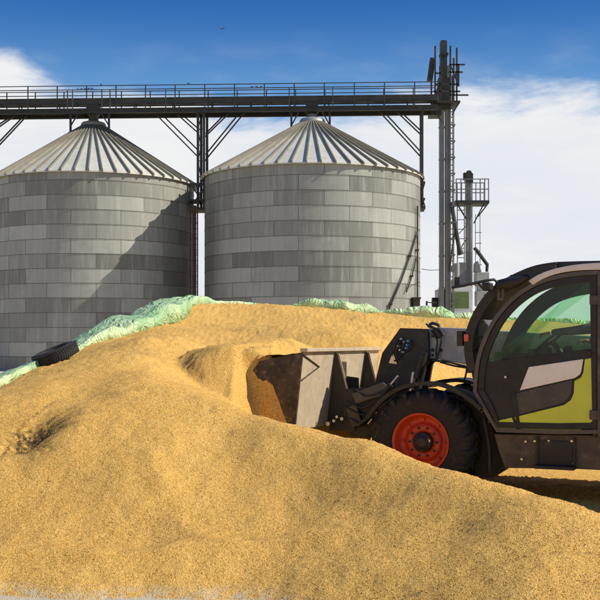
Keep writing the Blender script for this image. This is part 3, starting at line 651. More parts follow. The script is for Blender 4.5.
# second elevator with round platform
T2 = 71.0; x2 = X_(468.5, T2)
tw = empty('leg_elevator', (x2, T2, 0)); tag(tw, 'shorter pale grey elevator leg with a railed platform near its top', 'elevator')
def L2(px): return X_(px, T2)-x2
def Z2(py): return Z_(py, T2)
c = MB(); c.box((L2(465.8), -.2, 0), (L2(469.2), .2, Z2(178)))
for k in range(12): z = .9+k*.95; c.box((L2(465.5), -.23, z), (L2(469.5), .23, z+.06))
c.build('casing', M['towersteel'], tw)
MB().box((L2(469.9), -.16, 0), (L2(472.2), .16, Z2(182))).build('return_casing', M['galv'], tw)
MB().box((L2(465), -.28, Z2(183)), (L2(472.5), .28, Z2(174))).box((L2(463.4), -.2, Z2(180)), (L2(465), .2, Z2(173))).prism([(L2(465), Z2(174)+.002), (L2(472), Z2(174)+.002), (L2(470), Z2(171)), (L2(467), Z2(171))], -.25, .25).build('head', M['darksteel'], tw)
pf = MB(); pf.box((L2(453.5), -.9, Z2(205)), (L2(487), .9, Z2(202)))
pf.bar((L2(455), -.8, Z2(205)), (L2(466), -.1, Z2(219)), .07); pf.bar((L2(486), -.8, Z2(205)), (L2(476), -.8, Z2(218)), .08); pf.bar((L2(482), -.8, Z2(205)), (L2(473), -.3, Z2(224)), .06); pf.build('platform', M['darksteel'], tw)
up = None
for yy in (-.85, .85):
    for px in (454.3, 459, 463.5, 478, 482.5, 486.3):
        if up is None: up = MB().box((-.03, -.03, Z2(202)), (.03, .03, Z2(180.5))).build('railing_post', M['towersteel'], tw); o = up
        else: o = up.copy(); COL.objects.link(o); o.parent = tw
        o.location = (L2(px), yy, 0)
for yy in (-.85, .85):
    for py in (181, 191): MB().box((L2(454), yy-.02, Z2(py)-.03), (L2(486.5), yy+.02, Z2(py)+.03)).build('handrail', M['towersteel'], tw)
cg = MB()
for px in (456.5, 463.5): cg.box((L2(px)-.03, -.4, 2), (L2(px)+.03, -.34, Z2(205)))
z = 2.2
while z < Z2(206): cg.box((L2(456.6), -.39, z), (L2(463.4), -.35, z+.05)); z += .62
for px in (474.5, 479): cg.box((L2(px)-.02, -.4, 4.5), (L2(px)+.02, -.36, Z2(215)))
for k in range(7): cg.box((L2(474), -.42, 4.6+.7*k), (L2(480.5), -.38, 4.65+.7*k))
cg.build('ladder', M['towersteel'], tw)
MB().tube([(L2(473.5), -.3, Z2(248)), (L2(477), -.3, Z2(252)), (L2(486.5), -.3, Z2(265)), (L2(486), -.3, Z2(272))], [.11,.13,.12,.10], 10).build('outlet_spout', M['darksteel'], tw)
MB().bar((L2(459.5), 0, Z2(250)), (L2(467), 0, Z2(238)), .06).bar((L2(455), 0, Z2(238)), (L2(466), 0, Z2(226)), .05).build('brace', M['darksteel'], tw)

# cleaning plant round the foot
C3 = 68.0
def X3(px): return X_(px, C3)
def Z3(py): return Z_(py, C3)
x3 = X3(458)
un = empty('grain_cleaner', (x3, C3, 0)); tag(un, 'white and green grain cleaning unit at the foot of the elevators', 'grain cleaner')
b_ = MB(); b_.box((X3(447.5)-x3, -.9, 0), (X3(469)-x3, .9, Z3(308))); b_.build('lower_body', M['galv'], un, .02)
MB().box((X3(447.5)-x3, -1.0, Z3(316)), (X3(470.5)-x3, 1.0, Z3(292))).build('upper_body', M['white'], un, .03)
MB().prism([(X3(447.5)-x3, Z3(292)+.003), (X3(470.5)-x3, Z3(292)+.003), (X3(468.5)-x3, Z3(286.5)), (X3(451)-x3, Z3(286.5))], -1.0, 1.0).build('hood', M['white'], un, .02)
MB().box((X3(448.3)-x3, -1.03, Z3(309)), (X3(466.5)-x3, -1.003, Z3(292.5))).build('green_panel', M['green'], un, .01)
gb = MB(); gb.box((X3(437.3), C3-.6, 0), (X3(447.2), C3+1.2, Z3(290.5)))
for k in range(5): gb.box((X3(437.0), C3-.64, Z3(318)+k*.35), (X3(447.3), C3-.6, Z3(318)+k*.35+.04))
gb.box((X3(437.0), C3-.65, Z3(290.5)), (X3(447.4), C3+1.25, Z3(289.6))); gb = gb.build('machine_housing', M['galv']); tag(gb, 'upright grey sheet metal housing left of the white and green unit', 'machine housing')
fan = MB().tube([(X3(436.2)-.3, C3-.3, Z3(302.5)), (X3(437.3), C3-.3, Z3(302.5))], .30, 16).tube([(X3(436.6), C3-.45, Z3(308)), (X3(436.6), C3-.45, Z3(299))], .1, 8).build('fan_motor', M['blackplastic']); tag(fan, 'small black fan motor on the side of the grey housing', 'motor')
cy = empty('cyclone_box', (X3(462), C3+.6, 0)); tag(cy, 'grey and olive machinery stack standing behind the white hood', 'machinery')
MB().box((X3(460)-X3(462), -.3, Z3(287)), (X3(467)-X3(462), .3, Z3(262))).build('upper_box', M['towersteel'], cy, .02)
MB().box((X3(456)-X3(462), -.32, Z3(287)), (X3(460)-X3(462)-.01, .3, Z3(268))).build('side_box', M['rust'], cy, .02)
MB().box((X3(453)-X3(462), -.28, Z3(288)), (X3(456)-X3(462)-.01, .3, Z3(279))).build('low_box', M['green'], cy, .02)
MB().tube([(X3(448.5)-X3(462), 0, Z3(270)), (X3(459)-X3(462), 0, Z3(264.5))], .15, 10).tube([(X3(457.5)-X3(462), -.35, Z3(277)), (X3(457.5)-X3(462), -.35, Z3(263))], .17, 12).build('duct', M['galv'], cy)
MB().box((X3(458)-X3(462), -.25, 0), (X3(466)-X3(462), .25, Z3(287)-.002)).build('stand', M['darksteel'], cy)
fb = empty('filter_box', (X3(482), C3+.3, 0)); tag(fb, 'pale grey filter box right of the shorter elevator leg', 'filter')
MB().box((X3(475.8)-X3(482), -.6, Z3(285)), (X3(488.5)-X3(482), .6, Z3(272.5))).build('bin', M['galv'], fb, .02)
MB().prism([(X3(475)-X3(482), Z3(272)), (X3(481)-X3(482), Z3(272)), (X3(477.5)-X3(482), Z3(261)), (X3(475.5)-X3(482), Z3(263))], -.5, .5).build('cone_hood', M['towersteel'], fb)
MB().box((X3(476.5)-X3(482), -.5, Z3(306)), (X3(487)-X3(482), .5, Z3(291))).box((X3(478)-X3(482), -.4, Z3(291)), (X3(486)-X3(482), .4, Z3(285))).build('lower_bin', M['galv'], fb, .02)
MB().box((X3(484)-X3(482), -.45, 0), (X3(485)-X3(482), -.35, Z3(306))).box((X3(477.5)-X3(482), -.45, 0), (X3(478.5)-X3(482), -.35, Z3(306))).build('legs', M['darksteel'], fb)
cb_ = MB().tube([(onwall(418.5,269).x, 62, Z_(269,62)), (X_(429,62), 62, Z_(270.2,62)), (X_(440,67.0), 67.0, Z_(270,67.0))], .02, 5).build('cable', M['darksteel']); tag(cb_, 'thin cable strung from the right silo to the elevator tower', 'cable')
yp = empty('yard_post', (X_(426.7, 60), 60, 0)); tag(yp, 'short dark post with a crossbar between right silo and machinery', 'post')
MB().box((-.05,-.05,0), (.05,.05,Z_(301,60))).build('upright', M['darksteel'], yp); MB().box((-.05,-.051,Z_(303,60)), (.55,.051,Z_(302,60))).build('crossbar', M['darksteel'], yp)

# birds
def bird(root_loc, flying=False):
    r = empty('bird', root_loc)
    b = MB(); b.tube([(-.10,0,.03),(-.04,0,.05),(.04,0,.065),(.09,0,.08)], [.008,.04,.045,.02], 8); b.tube([(.085,0,.085),(.12,0,.10),(.15,0,.095)], [.02,.032,.006], 8)
    b.add([(-.09,-.02,.04),(-.09,.02,.04),(-.2,.03,.02),(-.2,-.03,.02)], [(0,1,2,3)])
    b.build('body', M['bird'], r)
    w = MB()
    if flying:
        for s in (-1, 1): w.add([(.05,s*.03,.08),(-.05,s*.03,.08),(-.09,s*.30,.17),(-.02,s*.33,.18),(.05,s*.18,.15)], [(0,1,2,3,4)])
    else:
        w.tube([(0,-.02,0),(0,-.02,.04)], .006, 5); w.tube([(0,.02,0),(0,.02,.04)], .006, 5)
    w.build('wings' if flying else 'legs', M['bird'], r); return r
bf = bird(P(221.5, 29.5, 48), True); bf.scale = (.5,.5,.5); bf.rotation_euler = (.1, .2, 1.2); tag(bf, 'lone dark bird flying high in the blue sky', 'bird')
zz = zr+.028
for i, px in enumerate((81, 84.5, 88, 91.5, 95, 104, 253, 258, 262, 190.5)):
    p = A+bd*bt(px)+Vector((0,0,0)); nrm = Vector((bd.y, -bd.x, 0)); p = p+nrm*.78; lower = (zr+zc1)/2+.1+.028
    b = bird((p.x, p.y, lower if i in (0,1,2,3,4,6,7,8) else zz)); b.rotation_euler[2] = random.uniform(0, 6.28)
    b.scale = (.75,.75,.75)
    if i < 6: tag(b, ('leftmost of the six', 'second from left of the six', 'third from left of the six', 'fourth from left of the six', 'fifth from left of the six', 'rightmost of the six')[i]+' small birds perched above the left silo peak', 'bird', 'birds on the railing over the left silo')
    elif i == 9: tag(b, 'dark bird perched on the railing just left of the middle post', 'bird')
    else: tag(b, ('left', 'middle', 'right')[i-6]+' one of three small birds on the railing left of the right silo peak', 'bird', 'birds on the railing near the right silo')

# ------------------------------------------------------------------ telehandler
X0, Y0 = 1.378, 12.4; cY, sY = math.cos(YAW), math.sin(YAW)
th = empty('telehandler', (X0, Y0, 0), -YAW); tag(th, 'lime and grey telehandler pushing its raised bucket into the grain', 'telehandler')
def ML(px, py, b):                     # photo position on the machine's own plane y=b -> local (x, z)
    k = (px-300)/F; a = (k*(Y0+cY*b)-X0-sY*b)/(cY+k*sY); Yq = Y0-sY*a+cY*b
    return (a, EYE-(py-HZ)/F*Yq)
def poly(b, *q): return [ML(px, py, b) for px, py in q]
def arcsmooth(pts, n=6):               # Catmull-Rom through 2-D points
    out = []; p = [Vector(q) for q in pts]
    for i in range(len(p)-1):
        p0, p1, p2, p3 = p[max(i-1,0)], p[i], p[i+1], p[min(i+2,len(p)-1)]
        for k in range(n):
            t = k/n; out.append(tuple(.5*((2*p1)+(-p0+p2)*t+(2*p0-5*p1+4*p2-p3)*t*t+(-p0+3*p1-3*p2+p3)*t**3)))
    out.append(tuple(p[-1])); return out
# wheels ------------------------------------------------
R_ = .615; RW = .46
def wheel(parent, a, b, side, steer=0):
    w = bpy.data.objects.new('wheel', None); COL.objects.link(w); w.parent = parent; w.location = (a, b, R_+.005); w.rotation_euler = (0, 0, steer); w.empty_display_size = .1
    Mx = Matrix.Rotation(math.pi/2*(1), 4, 'X')    # lathe axis -> local -y (outside) for side -1
    if side > 0: Mx = Matrix.Rotation(-math.pi/2, 4, 'X')
    hw = RW/2
    ty = MB(); ty.lathe([(.325,hw-.05),(.335,hw-.015),(.37,hw),(.44,hw+.012),(.51,hw+.002),(.555,hw-.025),(.578,hw-.07),(.585,0),(.578,-hw+.07),(.555,-hw+.025),(.44,-hw-.01),(.335,-hw+.015),(.325,-hw+.05)], Mx, 72)
    n = 21
    for k in range(n):
        for s_ in (-1, 1):
            a0 = 2*math.pi*(k+(.5 if s_ > 0 else 0))/n
            def pt(r, ang, h): return Mx @ Vector((r*math.cos(ang), r*math.sin(ang), h))
            vs = []
            for (r_in, r_out, h, da, wd) in ((.575,.617,s_*.0,.17,.036), (.570,.613,s_*(hw-.055),0,.042), (.530,.585,s_*(hw+.004),-.03,.044), (.50,.515,s_*(hw+.010),-.035,.03)):
                for r in (r_in, r_out):
                    for q in (-1, 1): vs.append(pt(r, a0+da*(1 if side < 0 else -1)+q*wd, h))
            fs = []
            for i in range(3):
                o = i*4; e = o+4; fs += [(o,e,e+2,o+2),(o+1,o+3,e+3,e+1),(o+2,e+2,e+3,o+3),(o,o+1,e+1,e)]
            fs += [(0,2,3,1),(12,13,15,14)]; ty.add(vs, fs)
    ty.build('tyre', M['rubber'], w)
    rim = MB(); rim.lathe([(.330,hw-.02),(.345,hw-.005),(.338,hw+.004),(.318,hw-.008),(.312,hw-.03),(.300,hw-.10),(.290,hw-.16),(.235,hw-.165),(.215,hw-.15),(.205,hw-.12),(.125,hw-.115),(.12,hw-.13),(.02,hw-.13),(.001,hw-.13)], Mx, 56)
    for k in range(8):
        a = 2*math.pi*k/8; p = Vector((.255*math.cos(a), .255*math.sin(a), hw-.155)); rim.tube([Mx @ p, Mx @ (p+Vector((0,0,.03)))], .012, 6)
    rim.lathe([(.33,hw-.03),(.30,hw-.25),(.33,-hw+.03)], Mx, 40); rim.build('rim', M['red'], w)
    hb = MB(); hb.lathe([(.115,hw-.13),(.115,hw-.08),(.10,hw-.06),(.07,hw-.055),(.065,hw-.03),(.045,hw-.02),(.001,hw-.02)], Mx, 32)
    for k in range(10):
        a = 2*math.pi*k/10; p = Vector((.165*math.cos(a), .165*math.sin(a), hw-.12)); hb.tube([Mx @ p, Mx @ (p+Vector((0,0,.035)))], .015, 6)
    hb.build('hub', M['hub'], w)
    cp = Mx @ Vector((.085, .02, hw-.07)); MB().tube([cp, cp+(Mx.to_3x3() @ Vector((0,0,.012)))], .018, 8).build('hub_plug', M['steel'], w)
    return w
wheel(th, 0, RW/2, -1); wheel(th, 3.05, RW/2, -1); wheel(th, 0, 2.42-RW/2, 1); wheel(th, 3.05, 2.42-RW/2, 1)
# chassis -----------------------------------------------
ch = MB(); ch.box((-.55, .80, .50), (3.6, 1.62, .95)); ch.box((.85, .55, .42), (2.3, 2.0, .9))
for a in (0, 3.05): ch.tube([(a, .40, .62), (a, .7, .62)], .16, 16); ch.tube([(a, .7, .62), (a, 1.72, .62)], .13, 16); ch.tube([(a, 1.72, .62), (a, 2.02, .62)], .16, 16); ch.tube([(a, 1.0, .62), (a, 1.42, .62)], .22, 20)
ch.build('chassis', M['black'], th, .01)
sidep = poly(.12, (494, 434), (640, 436), (640, 472), (575, 469), (505, 468), (499, 452))
MB().prism(sidep, .12, .50).build('side_skirt', M['chassis'], th, .008)
bx0, bz0 = ML(512, 440, .1); bx1, bz1 = ML(534, 466, .1)
for px, py in ((526, 441.5), (535, 441), (572, 441), (522, 459), (572, 463), (549, 441)):
    a, z = ML(px, py, .12); MB().tube([(a, .12, z), (a, .10, z)], .014, 8).build('bolt', M['steel'], th)
stp = MB(); (a0, z0), (a1, z1) = ML(534, 468.5, .0), ML(574, 466.5, .0)
stp.box((a0, -.02, z0), (a1, .15, z0+.035)); stp.box((a0, .09, z0+.036), (a0+.03, .115, z0+.34)); stp.box((a1-.03, .09, z0+.036), (a1, .115, z0+.34)); stp.box((a0+.031, .10, z0+.036), (a1-.031, .115, z0+.30))
stp.build('entry_step', M['black'], th, .004)
# mud flap behind the wheel
MB().prism(poly(.45, (462,400), (478,400), (496,436), (505,470), (492,478), (476,478), (470,440)), .45, .62).build('wheel_liner', M['blackplastic'], th)
fl = [ML(px, py, .22) for px, py in ((484,418),(489,445),(490,474))]
MB().tube([(x, .22, z) for x, z in fl], .03, 6).build('liner_edge', M['blackplastic'], th)
# fenders -----------------------------------------------
def fender(b0, b1, q, thick=.03, name='fender'):
    pp = arcsmooth([ML(px, py, (b0+b1)/2 if b0 > 1 else b0) for px, py in q], 6); n = len(pp); inner = []
    for i, (x, z) in enumerate(pp):
        d = Vector(pp[min(i+1,n-1)])-Vector(pp[max(i-1,0)]); d.normalize(); inner.append((x+d.y*thick, z-d.x*thick))
    m_ = MB()
    for i in range(n-1):
        vs = [(pp[i][0],b0,pp[i][1]),(pp[i+1][0],b0,pp[i+1][1]),(pp[i+1][0],b1,pp[i+1][1]),(pp[i][0],b1,pp[i][1]),(inner[i][0],b0,inner[i][1]),(inner[i+1][0],b0,inner[i+1][1]),(inner[i+1][0],b1,inner[i+1][1]),(inner[i][0],b1,inner[i][1])]
        m_.add(vs, [(0,1,2,3),(7,6,5,4),(0,4,5,1),(3,2,6,7)])
    return m_.build(name, M['blackplastic'], th)
fender(.0, .10, ((366,416),(374,405),(386,394),(400,386),(418,382),(436,382),(452,387),(468,396),(482,408)), .045)
fender(.10, .46, ((388,392),(400,387),(409,384.5)), .03)
fender(.10, .46, ((447,388),(460,392),(474,401),(484,412)), .03)
fender(2.0, 2.42, ((430,384),(442,380),(456,378),(470,379),(490,386)), .05)
# far-side engine housing
eng = MB(); eng.prism([(.62,.55),(2.5,.55),(2.5,1.35),(2.2,1.45),(.95,1.36),(.62,1.15)], 1.72, 2.36); eng.build('engine_housing', M['lime'], th, .03)
# rear body beyond the cab, out of the photograph
rb = MB(); rb.prism([(2.32,.92),(3.75,.95),(3.85,1.2),(3.75,1.5),(2.32,1.6)], .30, 1.05); rb.prism([(3.62,.5),(4.0,.55),(4.0,1.6),(3.86,1.7),(3.62,1.7)], .35, 2.1); rb.build('rear_body', M['lime'], th, .03)
# boom --------------------------------------------------
bb0, bb1 = 1.14, 1.50
bm_ = poly(bb0, (429,327), (472,328.5), (472,366), (450,361.5), (429,358))
MB().prism(bm_, bb0, bb1).build('inner_boom', M['boomgrey'], th, .012)
q0 = ML(468, 329, 1.10); q1 = ML(468, 367, 1.10)
MB().prism([(q0[0], q0[1]), (3.6, 1.74), (3.85, 1.66), (3.85, 1.3), (3.5, 1.25), (q1[0], q1[1])], 1.10, 1.54).build('outer_boom', M['boomgrey'], th, .015)
for px, py, r in ((433,350,.022),(441,350,.022),(433,336,.018),(433,355,.016),(462,340,.018)):
    a, z = ML(px, py, bb0); MB().tube([(a, bb0, z), (a, bb0-.02, z)], r, 10).build('boom_pin', M['hub'], th)
cq = MB(); (a, z) = ML(438, 333, bb0); cq.tube([(a, bb0-.002, z), (a, bb0-.05, z)], .07, 16); cq.build('pulley', M['hub'], th)
hs = MB()
for q in (((430,326),(436,329),(441,337),(440,347),(437,358),(439,362)), ((431,330),(437,340),(436,352),(437,362)), ((426,324),(433,328),(440,330),(444,335))):
    hs.hose([(ML(px,py,bb0-.06)[0], bb0-.06, ML(px,py,bb0-.06)[1]) for px,py in q], .012, 6)
for q in (((428,327),(432,323.5),(438,325),(440,328)),): hs.hose([(ML(px,py,1.2)[0], 1.2, ML(px,py,1.2)[1]) for px,py in q], .02, 6)
for q in (((428,360),(445,361.5),(460,365),(466,367),(466,374),(464,380)), ((440,362),(455,366),(470,368))): hs.hose([(ML(px,py,1.1)[0], 1.1, ML(px,py,1.1)[1]) for px,py in q], .012, 6)
hs.build('boom_hoses', M['hose'], th)
# black boom head: two side plates + fill
hp = poly(1.06, (400,328), (428,329), (429,358), (421,364), (418,380), (415,396), (400,425), (374,425), (372,395), (382,353))
MB().prism(hp, 1.06, 1.12).build('head_plate', M['black'], th, .006)
hp2 = [(x, z) for x, z in hp]; MB().prism(hp2, 1.52, 1.58).build('head_plate', M['black'], th, .006)
MB().prism(poly(1.12, (402,331), (427,332), (427,356), (418,366), (412,392), (380,420), (376,398), (386,355)), 1.122, 1.518).build('head_core', M['black'], th)
cyl = [ML(px, py, .98) for px, py in ((424,352),(417,378))]
MB().tube([(cyl[0][0],.99,cyl[0][1]),(cyl[1][0],.99,cyl[1][1])], .055, 14).build('tilt_cylinder', M['black'], th)
r0, r1 = ML(414,372,.99), ML(411,392,.99); MB().tube([(r0[0],.99,r0[1]),(r1[0],.99,r1[1])], .03, 12).build('tilt_rod', M['steel'], th)
for px, py, mm in ((402,339,0),(405,342,0),(399,346,0),(401,350,1),(404,352,0),(409,341,2),(408,345,2),(407,348,2)):
    a, z = ML(px, py, 1.06); MB().tube([(a,1.058,z),(a,1.03,z),(a,1.028,z),(a,1.0,z)], [.017,.017,.011,.011], 10).build('coupling', (M['galv'], M['brass'], M['blueclip'])[mm], th)
tg = MB()
for q in (((401,340),(398,345),(396,352),(397,358)), ((405,342),(402,350),(399,358),(394,361)), ((402,337),(396,342),(394,350),(390,356)), ((410,340),(411,347),(406,352))): tg.hose([(ML(px,py,1.02)[0],1.02,ML(px,py,1.02)[1]) for px,py in q], .011, 6)
tg.build('head_hoses', M['hose'], th)
wt = poly(1.058, (393,352),(397,364),(389,363)); MB().prism(wt, 1.052, 1.058).build('warning_triangle', M['brass'], th)
# carriage in front of the head
cr = MB(); cr.prism(poly(.80, (344,389),(366,388),(385,396),(392,425),(378,438),(350,436),(343,420)), .80, .88); cr.prism([(x,z) for x,z in poly(.80, (344,389),(366,388),(385,396),(392,425),(378,438),(350,436),(343,420))], 1.76, 1.84)
(xa, za), (xb, zb) = ML(348,392,.8), ML(372,408,.8)
for px, py in ((352,394),(352,428),(378,430),(378,404)):
    a, z = ML(px, py, .8); cr.tube([(a,.78,z),(a,1.86,z)], .055, 14)
cr.build('carriage', M['black'], th, .006)
for px, py, r in ((377,437,.035),(327,424,.028),(341,419,.022),(333,421,.02),(336,417,.018)): a, z = ML(px, py, .70); MB().tube([(a,.79,z),(a,.72,z)], r, 12).build('hitch_pin', M['steel'], th)
for nm_, mt_, q_ in (('link_arm', 'framegrey', ((352,394),(383,382),(389,388),(386,394),(356,404))), ('link_arm', 'chassis', ((346,408),(356,404),(362,424),(352,428)))):
    MB().prism(poly(.74, *q_), .735, .76).build(nm_, M[mt_], th, .008)
for (p0_, p1_, r_0) in (((358,426),(376,412),.032), ((380,398),(398,376),.034)):
    (xa, za), (xb, zb) = ML(*p0_, .70), ML(*p1_, .70); xm, zm = xa*.4+xb*.6, za*.4+zb*.6
    ram = MB().tube([(xa,.70,za),(xm,.70,zm)], r_0, 12).build('tilt_ram', M['black'], th); MB().tube([(xm,.70,zm),(xb,.70,zb)], r_0*.5, 10).build('rod', M['steel'], ram)
a, z = ML(368, 424, .7); a2, z2 = ML(372, 419, .7); MB().tube([(a,.7,z),(a2,.7,z2)], .014, 8).build('lock_lever', M['steel'], th)
h3 = MB()
for q in (((345,400),(352,404),(362,408),(372,404),(384,398)), ((344,406),(355,412),(366,415),(378,409),(390,400),(398,392)), ((350,418),(362,424),(372,418)), ((356,390),(366,396),(380,392),(396,382))): h3.hose([(ML(px,py,.72)[0],.72,ML(px,py,.72)[1]) for px,py in q], .011, 7)
h3.build('carriage_hoses', M['hose'], th)
a0, z0 = ML(330,424,.85); a1, z1 = ML(350,424,.85); MB().box((a0,.84,z0-.08),(a1+.2,1.84,z0+.05)).build('hitch_bar', M['black'], th)
# bucket ------------------------------------------------
bk = bpy.data.objects.new('bucket', None); COL.objects.link(bk); bk.parent = th; bk.empty_display_size = .1
BK0, BK1 = -.06, 2.52
tb, bbk = ML(305, 352, 0), ML(297, 430, 0)      # back top, back bottom
def off(p, dx, dz): return (p[0]+dx, p[1]+dz)
bot = off(bbk, -.95, -.06); ftop = ML(262, 361, 0)
th_ = .02
# shell = back + bottom, thick plate profile
shell = [tb, bbk, off(bbk,-.12,-.06), bot, off(bot,0,.025), off(bbk,-.11,-.03), off(bbk,-.03,.02), off(tb,-.03,0)]
MB().prism(shell, BK0+.022, BK1-.022).build('shell', M['bucket'], bk)
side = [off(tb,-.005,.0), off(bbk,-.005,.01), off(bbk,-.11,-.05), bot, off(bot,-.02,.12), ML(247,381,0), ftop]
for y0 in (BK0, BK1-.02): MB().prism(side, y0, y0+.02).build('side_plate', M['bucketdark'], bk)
MB().box((bot[0]-.13, BK0, bot[1]+.0), (bot[0]-.001, BK1, bot[1]+.022)).build('cutting_edge', M['steel'], bk)
lip = MB(); lip.box((tb[0]-.05, BK0+.021, tb[1]+.001), (tb[0]+.05, BK1-.021, tb[1]+.045)); lip.build('top_lip', M['bucket'], bk, .006)
# triangular bead on the near end of the back plate
def bkp(b, f): return (tb[0]+(bbk[0]-tb[0])*f+.006, b, tb[1]+(bbk[1]-tb[1])*f)
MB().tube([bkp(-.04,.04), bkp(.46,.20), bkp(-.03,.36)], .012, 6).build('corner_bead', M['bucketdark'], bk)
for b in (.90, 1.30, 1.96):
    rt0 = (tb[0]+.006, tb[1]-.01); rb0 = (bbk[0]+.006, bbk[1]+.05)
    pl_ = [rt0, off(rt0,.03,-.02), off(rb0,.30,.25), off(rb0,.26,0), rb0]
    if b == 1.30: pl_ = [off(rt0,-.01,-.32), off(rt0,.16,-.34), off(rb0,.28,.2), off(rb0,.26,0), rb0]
    MB().prism(pl_, b, b+.03).build('rib', M['black'], bk, .003)  # black stands in for the shade on the rib sides
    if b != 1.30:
        for q0_, q1_ in zip(pl_[1:3], pl_[2:4]): MB().bar((q0_[0]+.004, b+.015, q0_[1]), (q1_[0]+.004, b+.015, q1_[1]), .045, .012, (0,1,0)).build('rib_lit_edge', M['bucket'], bk)
    # the bucket-coloured strip paints the sunlit edge of the rib
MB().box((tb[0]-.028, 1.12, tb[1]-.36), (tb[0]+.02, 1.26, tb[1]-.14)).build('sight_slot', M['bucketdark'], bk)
MB().prism([off(bbk,.01,.05), off(bbk,.16,.05), off(bbk,.17,.42), off(bbk,.06,.44)], .935, 1.955).build('hook_beam', M['black'], bk)
# grain heaped in the bucket and spilling from it
gx = np.linspace(0, 1, 60); gy = np.linspace(BK0+.03, BK1-.03, 70); GX, GY = np.meshgrid(gx, gy)
ax = tb[0]-.04+(bot[0]-.10-tb[0]+.04)*GX; azz = tb[1]-.05-.34*GX**1.1+.10*np.sin(GX*2.6)+.10*vnoise(ax, GY, 2.0, 21)+.03*vnoise(ax, GY, 8, 22)
vb = np.stack([ax, GY, azz], -1).reshape(-1, 3); i3 = np.arange(vb.shape[0]).reshape(GX.shape)
gl_ = npmesh('bucket_load', vb, np.stack([i3[:-1,:-1], i3[:-1,1:], i3[1:,1:], i3[1:,:-1]], -1).reshape(-1,4), M['grain'])
gl_.location = (X0, Y0, 0); gl_.rotation_euler = (0,0,-YAW); tag(gl_, 'golden grain heaped inside the raised bucket', 'grain load', kind='stuff')
# cab ---------------------------------------------------
cab = bpy.data.objects.new('cab', None); COL.objects.link(cab); cab.parent = th; cab.empty_display_size = .1
c0, c1 = .10, 1.06
outer = arcsmooth([ML(px,py,c0) for px,py in ((474,392),(475,375),(478,356),(485,336),(496,316),(512,298),(532,284),(556,275.5),(582,271.5),(606,270.5))], 5)
def inset(pp, d):
    n = len(pp); o = []
    for i,(x,z) in enumerate(pp):
        t = Vector(pp[min(i+1,n-1)])-Vector(pp[max(i-1,0)]); t.normalize(); o.append((x+t.y*d, z-t.x*d))
    return o
def strip(m_, o, i, b0, b1):
    for k in range(len(o)-1):
        vs = [(o[k][0],b0,o[k][1]),(o[k+1][0],b0,o[k+1][1]),(i[k+1][0],b0,i[k+1][1]),(i[k][0],b0,i[k][1]),(o[k][0],b1,o[k][1]),(o[k+1][0],b1,o[k+1][1]),(i[k+1][0],b1,i[k+1][1]),(i[k][0],b1,i[k][1])]
        m_.add(vs, [(0,1,2,3),(7,6,5,4),(0,4,5,1),(3,2,6,7)])
        if k == 0: m_.add([vs[j] for j in (0,3,7,4)], [(0,1,2,3)])
        if k == len(o)-2: m_.add([vs[j] for j in (1,2,6,5)], [(0,1,2,3)])
    return m_
full = [ML(px,py,c0) for px,py in ((592,437),(545,437),(499,436.5))]
low = [ML(600,433.5,c0), ML(560,434,c0), ML(497,432,c0), ML(484,410,c0)]
path = low+outer
inn_ = inset(path, -.0) 
frame_in = inset(path, .045)
strip(MB(), path, frame_in, c0-.045, c0+.10).build('door_surround', M['framegrey'], cab, .006)
door = bpy.data.objects.new('door', None); COL.objects.link(door); door.parent = cab; door.empty_display_size = .1
dpath = inset(path, .05); din = inset(path, .12)
strip(MB(), dpath, din, c0-.03, c0+.03).build('door_frame', M['blackplastic'], door, .005)
# door skin
MB().prism(poly(c0, (479,397),(480,378),(484,362.5),(596,348),(596,421),(581,431.5),(499,431)), c0-.006, c0+.04).build('lower_skin', M['blackplastic'], door)
def panel(name, mat, q, t=.012, bev=.004):
    return MB().prism([ML(px,py,c0-.01) for px,py in q], c0-.01-t, c0-.0065).build(name, mat, door, bev)
panel('pale_panel', M['palegrey'], ((529,367),(583.5,359),(581.5,371),(580,374.5),(575,378),(520,390.3)), .014)
panel('grey_recess', M['recess'], ((512.5,394.3),(572,380),(571.5,392),(569,398),(563,402.5),(517.5,415)), .004, .001)
panel('lime_panel', M['lime'], ((585,359),(594,357.6),(594.5,420),(580,430.5),(520,430),(515,417),(564,405),(571,400),(574,393),(574.5,381),(581,377.5),(583.5,372)), .012)
panel('lime_corner', M['lime'], ((494,421.5),(512,417.5),(517,430),(497,429.5)), .012)
MB().prism(poly(c0-.03, (511,394),(515,393),(521,430),(518,430)), c0-.026, c0-.0235).build('door_gap', M['blackplastic'], door)
for hy in (300, 415):
    (a, z) = ML(594.5, hy, c0-.03); MB().box((a-.05, c0-.055, z-.05), (a+.05, c0-.03, z+.05)).tube([(a+.05, c0-.05, z-.06), (a+.05, c0-.05, z+.06)], .016, 10).build('hinge', M['chassis'], door, .004)
lk = MB(); a, z = ML(506,377,c0); lk.tube([(a,c0-.006,z),(a,c0-.03,z)], .014, 10); lk.build('lock', M['steel'], door)
hd_ = MB(); (a,z),(a2,z2) = ML(587,352,c0-.05), ML(592,352,c0-.05); hd_.box((a+.01,c0-.05,z-.04),(a2-.005,c0-.006,z+.012)); hd_.build('handle', M['blackplastic'], door, .006)
gpath = [ML(484,362,c0)]+inset(outer, .10)[6:]; gpoly = gpath+[ML(596,276,c0), ML(596,348,c0)]
MB().prism(gpoly, c0+.004, c0+.010).build('door_glass', M['glass'], door)
# B pillar
MB().prism(poly(c0, (590,272),(597.5,271),(597.5,437),(593,437)), c0-.035, c0+.06).build('rear_pillar', M['blackplastic'], cab, .006)
MB().prism(poly(c0, (598,271),(606,271),(606,437),(598,437)), c0-.05, c0+.06).build('pillar_cover', M['chassis'], cab, .006)
